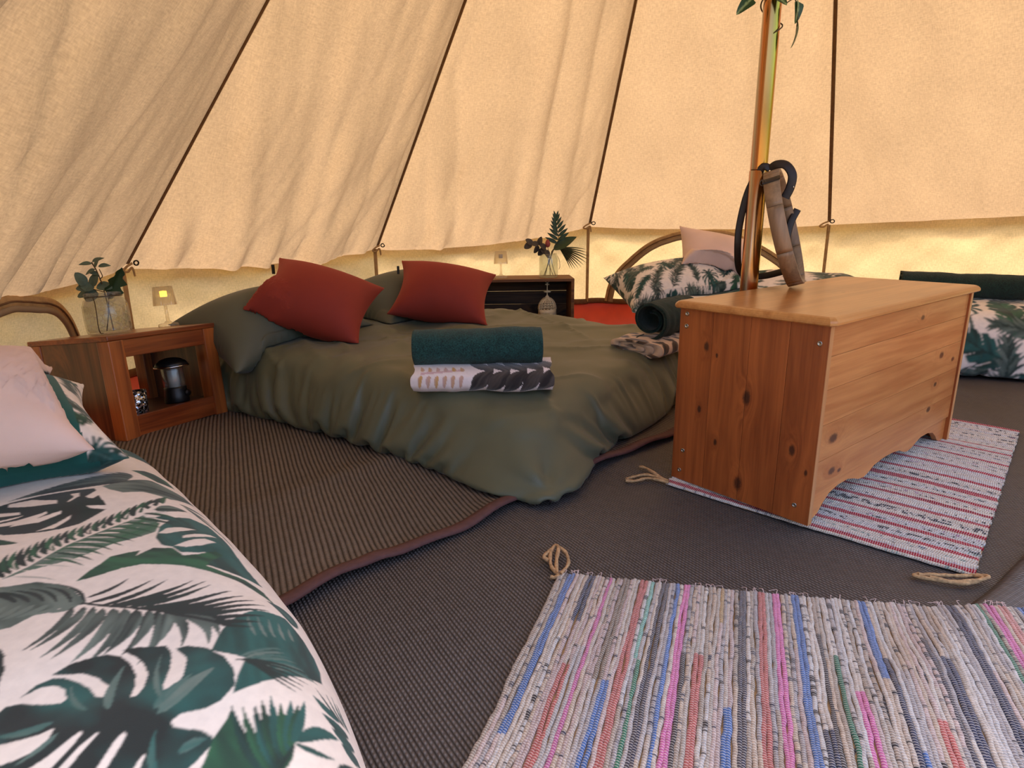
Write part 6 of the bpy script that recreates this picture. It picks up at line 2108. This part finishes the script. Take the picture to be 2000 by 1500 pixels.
# ------------------------------------------------------------------ towels and fleeces
def spiral_roll(name, L, a, b, turns, th, mat, A, label, cat, group=None, inner=.28, tele=0.0, colfn=None, seed=1, nl=60, nq=150, rag=.0, power=1.0):
    """rolled sheet: cross-section spiral (half-width a, half-height b), length L along local x"""
    th_ = np.linspace(0, turns * 2 * PI, nq)
    f = th_ / th_[-1]
    tt = th / min(a, b)
    rho = inner + (1 - inner) * f
    ph = th_ - th_[-1] - PI * .35
    c, s = np.cos(ph), np.sin(ph)
    sq = lambda q: np.sign(q) * np.abs(q) ** power
    x = np.linspace(-.5, .5, nl)
    rows = []
    for q in (0, 1):
        rr = rho - (tt if q else 0)
        cy = a * rr * sq(c); cz = b * rr * sq(s)
        XX = (x * L)[:, None] * np.ones(nq)[None]
        endm = np.abs(x * 2)[:, None] ** 8
        shift = np.sign(x)[:, None] * endm * (-tele * (1 - f)[None] + rag * vnoise(f * 20 + seed, f * 0 + seed, seed)[None])
        XX = XX + shift
        wob = .05 * vnoise(x[:, None] * 5 + seed, f[None] * turns * 2.5, seed + 1) + .03 * vnoise(x[:, None] * 14, f[None] * turns * 7, seed + 2)
        rows.append(np.stack([XX, cy[None] * (1 + wob), cz[None] * (1 + wob) + .004 * vnoise(x * 4, x * 0 + seed, seed + 3)[:, None]], 2))
    O, I = rows
    loop = np.concatenate([O, I[:, ::-1]], 1)          # closed section of the sheet
    m2 = loop.shape[1]
    V = place(loop, A).reshape(-1, 3)
    F = grid_faces(nl, m2, False, True)
    caps = []
    for r0, fl2 in ((0, True), ((nl - 1) * m2, False)):
        i = np.arange(nq - 1)
        q = np.stack([r0 + i, r0 + i + 1, r0 + m2 - 2 - i, r0 + m2 - 1 - i], 1)
        caps.append(q[:, ::-1] if fl2 else q)
    F = np.concatenate([F] + caps)
    col = None
    if colfn is not None:
        per = np.concatenate([[0], np.cumsum(np.hypot(np.diff(a * rho * c), np.diff(b * rho * s)))])
        vv = np.concatenate([per, per[::-1]])
        U = np.repeat((x * L)[:, None], m2, 1); Vv = np.repeat(vv[None] - per[-1], nl, 0)
        col = colfn(U, Vv)
    me = np_mesh(name, V, F, None, None if col is None else col.reshape(-1, 3))
    bm = bmesh.new(); bm.from_mesh(me); bmesh.ops.recalc_face_normals(bm, faces=bm.faces); bm.to_mesh(me); bm.free()
    for p in me.polygons: p.use_smooth = True
    o = link(name, me, mat)
    lo = V[:, 2].min(); set_origin(o, (A[0, 3], A[1, 3], lo))
    return tag(o, label, cat, group)


def fleece_a(U, V):
    p = Print(U, V, np.array(srgb(236, 220, 214)), 3)
    OC, MV, CK = np.array(srgb(206, 156, 74)), np.array(srgb(214, 176, 176)), np.array(srgb(38, 32, 30))
    CK2 = np.array(srgb(96, 84, 76))
    for k in range(3):
        v0 = -.075 - .14 * k
        p.line(np.array([(-.20, v0), (-.13, v0 - .01), (-.06, v0 - .02)]), .012, MV)
        for i in range(6):
            x = -.195 + i * .026
            for sd in (1, -1): p.blade((x, v0 + sd * .010), (x - .006, v0 + sd * .045), .014, .05, OC, MV * .9)
    for k in range(4):
        v0 = -.03 - .20 * k
        for i in range(5):
            x = -.01 + i * .055
            p.blade((x + .045, v0), (x - .035, v0 + .095), .046, .06, CK, CK2, .8, 120, -.2)
            p.blade((x + .045, v0), (x - .035, v0 - .095), .046, -.06, CK, CK2, .8, 120, -.2)
    return p.rgb(U.shape)


def fleece_b(U, V):
    p = Print(U, V, np.array(srgb(222, 190, 156)), 5)
    CK, BR = np.array(srgb(40, 32, 26)), np.array(srgb(110, 84, 56))
    for k in range(7):
        for i in range(8):
            x = -.22 + i * .06 + (k % 2) * .03; v = .05 - k * .10
            p.blade((x, v), (x - .03, v + .065), .034, .05, CK, BR, .7, 120, -.15)
            p.blade((x, v), (x - .03, v - .05), .028, -.05, CK, BR, .7, 120, -.15)
    return p.rgb(U.shape)


BZ = float(HF.at(np.linspace(-.28, .1, 12), np.full(12, 2.07)).mean()) - .004
BZ2 = float(HF.at(np.linspace(.52, .72, 8), np.linspace(2.62, 2.8, 8)).mean()) - .006
A = basis((-.096, 2.085, BZ + .044), (1, .015, 0), (0, 1, 0))
spiral_roll('fleece_blanket', .455, .125, .049, 2.2, .011, M['fleece'], A, 'folded cream and black leaf-print fleece on the bed in front', 'blanket', 'folded printed fleeces', .30, .02, fleece_a, 4, 190, 230, .012, .72)
A = basis((-.112, 2.090, BZ + .142), (1, .03, .012), (0, 1, 0))
spiral_roll('rolled_towel', .43, .080, .064, 3.2, .011, M['towel'], A, 'dark teal rolled towel lying on the front folded fleece', 'towel', 'rolled towels', .22, .006, None, 6, 60, 160, .006, .9)
A = basis((.640, 2.700, BZ2 + .040), (.72, .62, 0.02), (-.62, .72, 0))
spiral_roll('fleece_blanket', .36, .150, .040, 2.6, .011, M['fleece'], A, 'folded tan and brown leaf-print fleece on the bed corner by the chest', 'blanket', 'folded printed fleeces', .30, .01, fleece_b, 8, 140, 200, .014, .72)
A = basis((.665, 2.715, BZ2 + .150), (.66, .73, .02), (-.73, .66, 0))
spiral_roll('rolled_towel', .34, .100, .090, 1.6, .012, M['towel_d'], A, 'dark green rolled towel seen end-on on the bed corner', 'towel', 'rolled towels', .42, .06, None, 9, 60, 150, .004, .95)
BZ3 = float(HF.at(np.linspace(2.15, 2.65, 10), np.linspace(3.46, 3.24, 10)).mean())
A = basis((2.40, 3.36, BZ3 + .058), (.90, -.42, -.01), (.42, .90, 0))
spiral_roll('rolled_towel', .62, .085, .070, 3.0, .012, M['towel_d'], A, 'long dark green rolled towel on the back bed right of the chest', 'towel', 'rolled towels', .22, .006, None, 10, 60, 150, .006, .9)
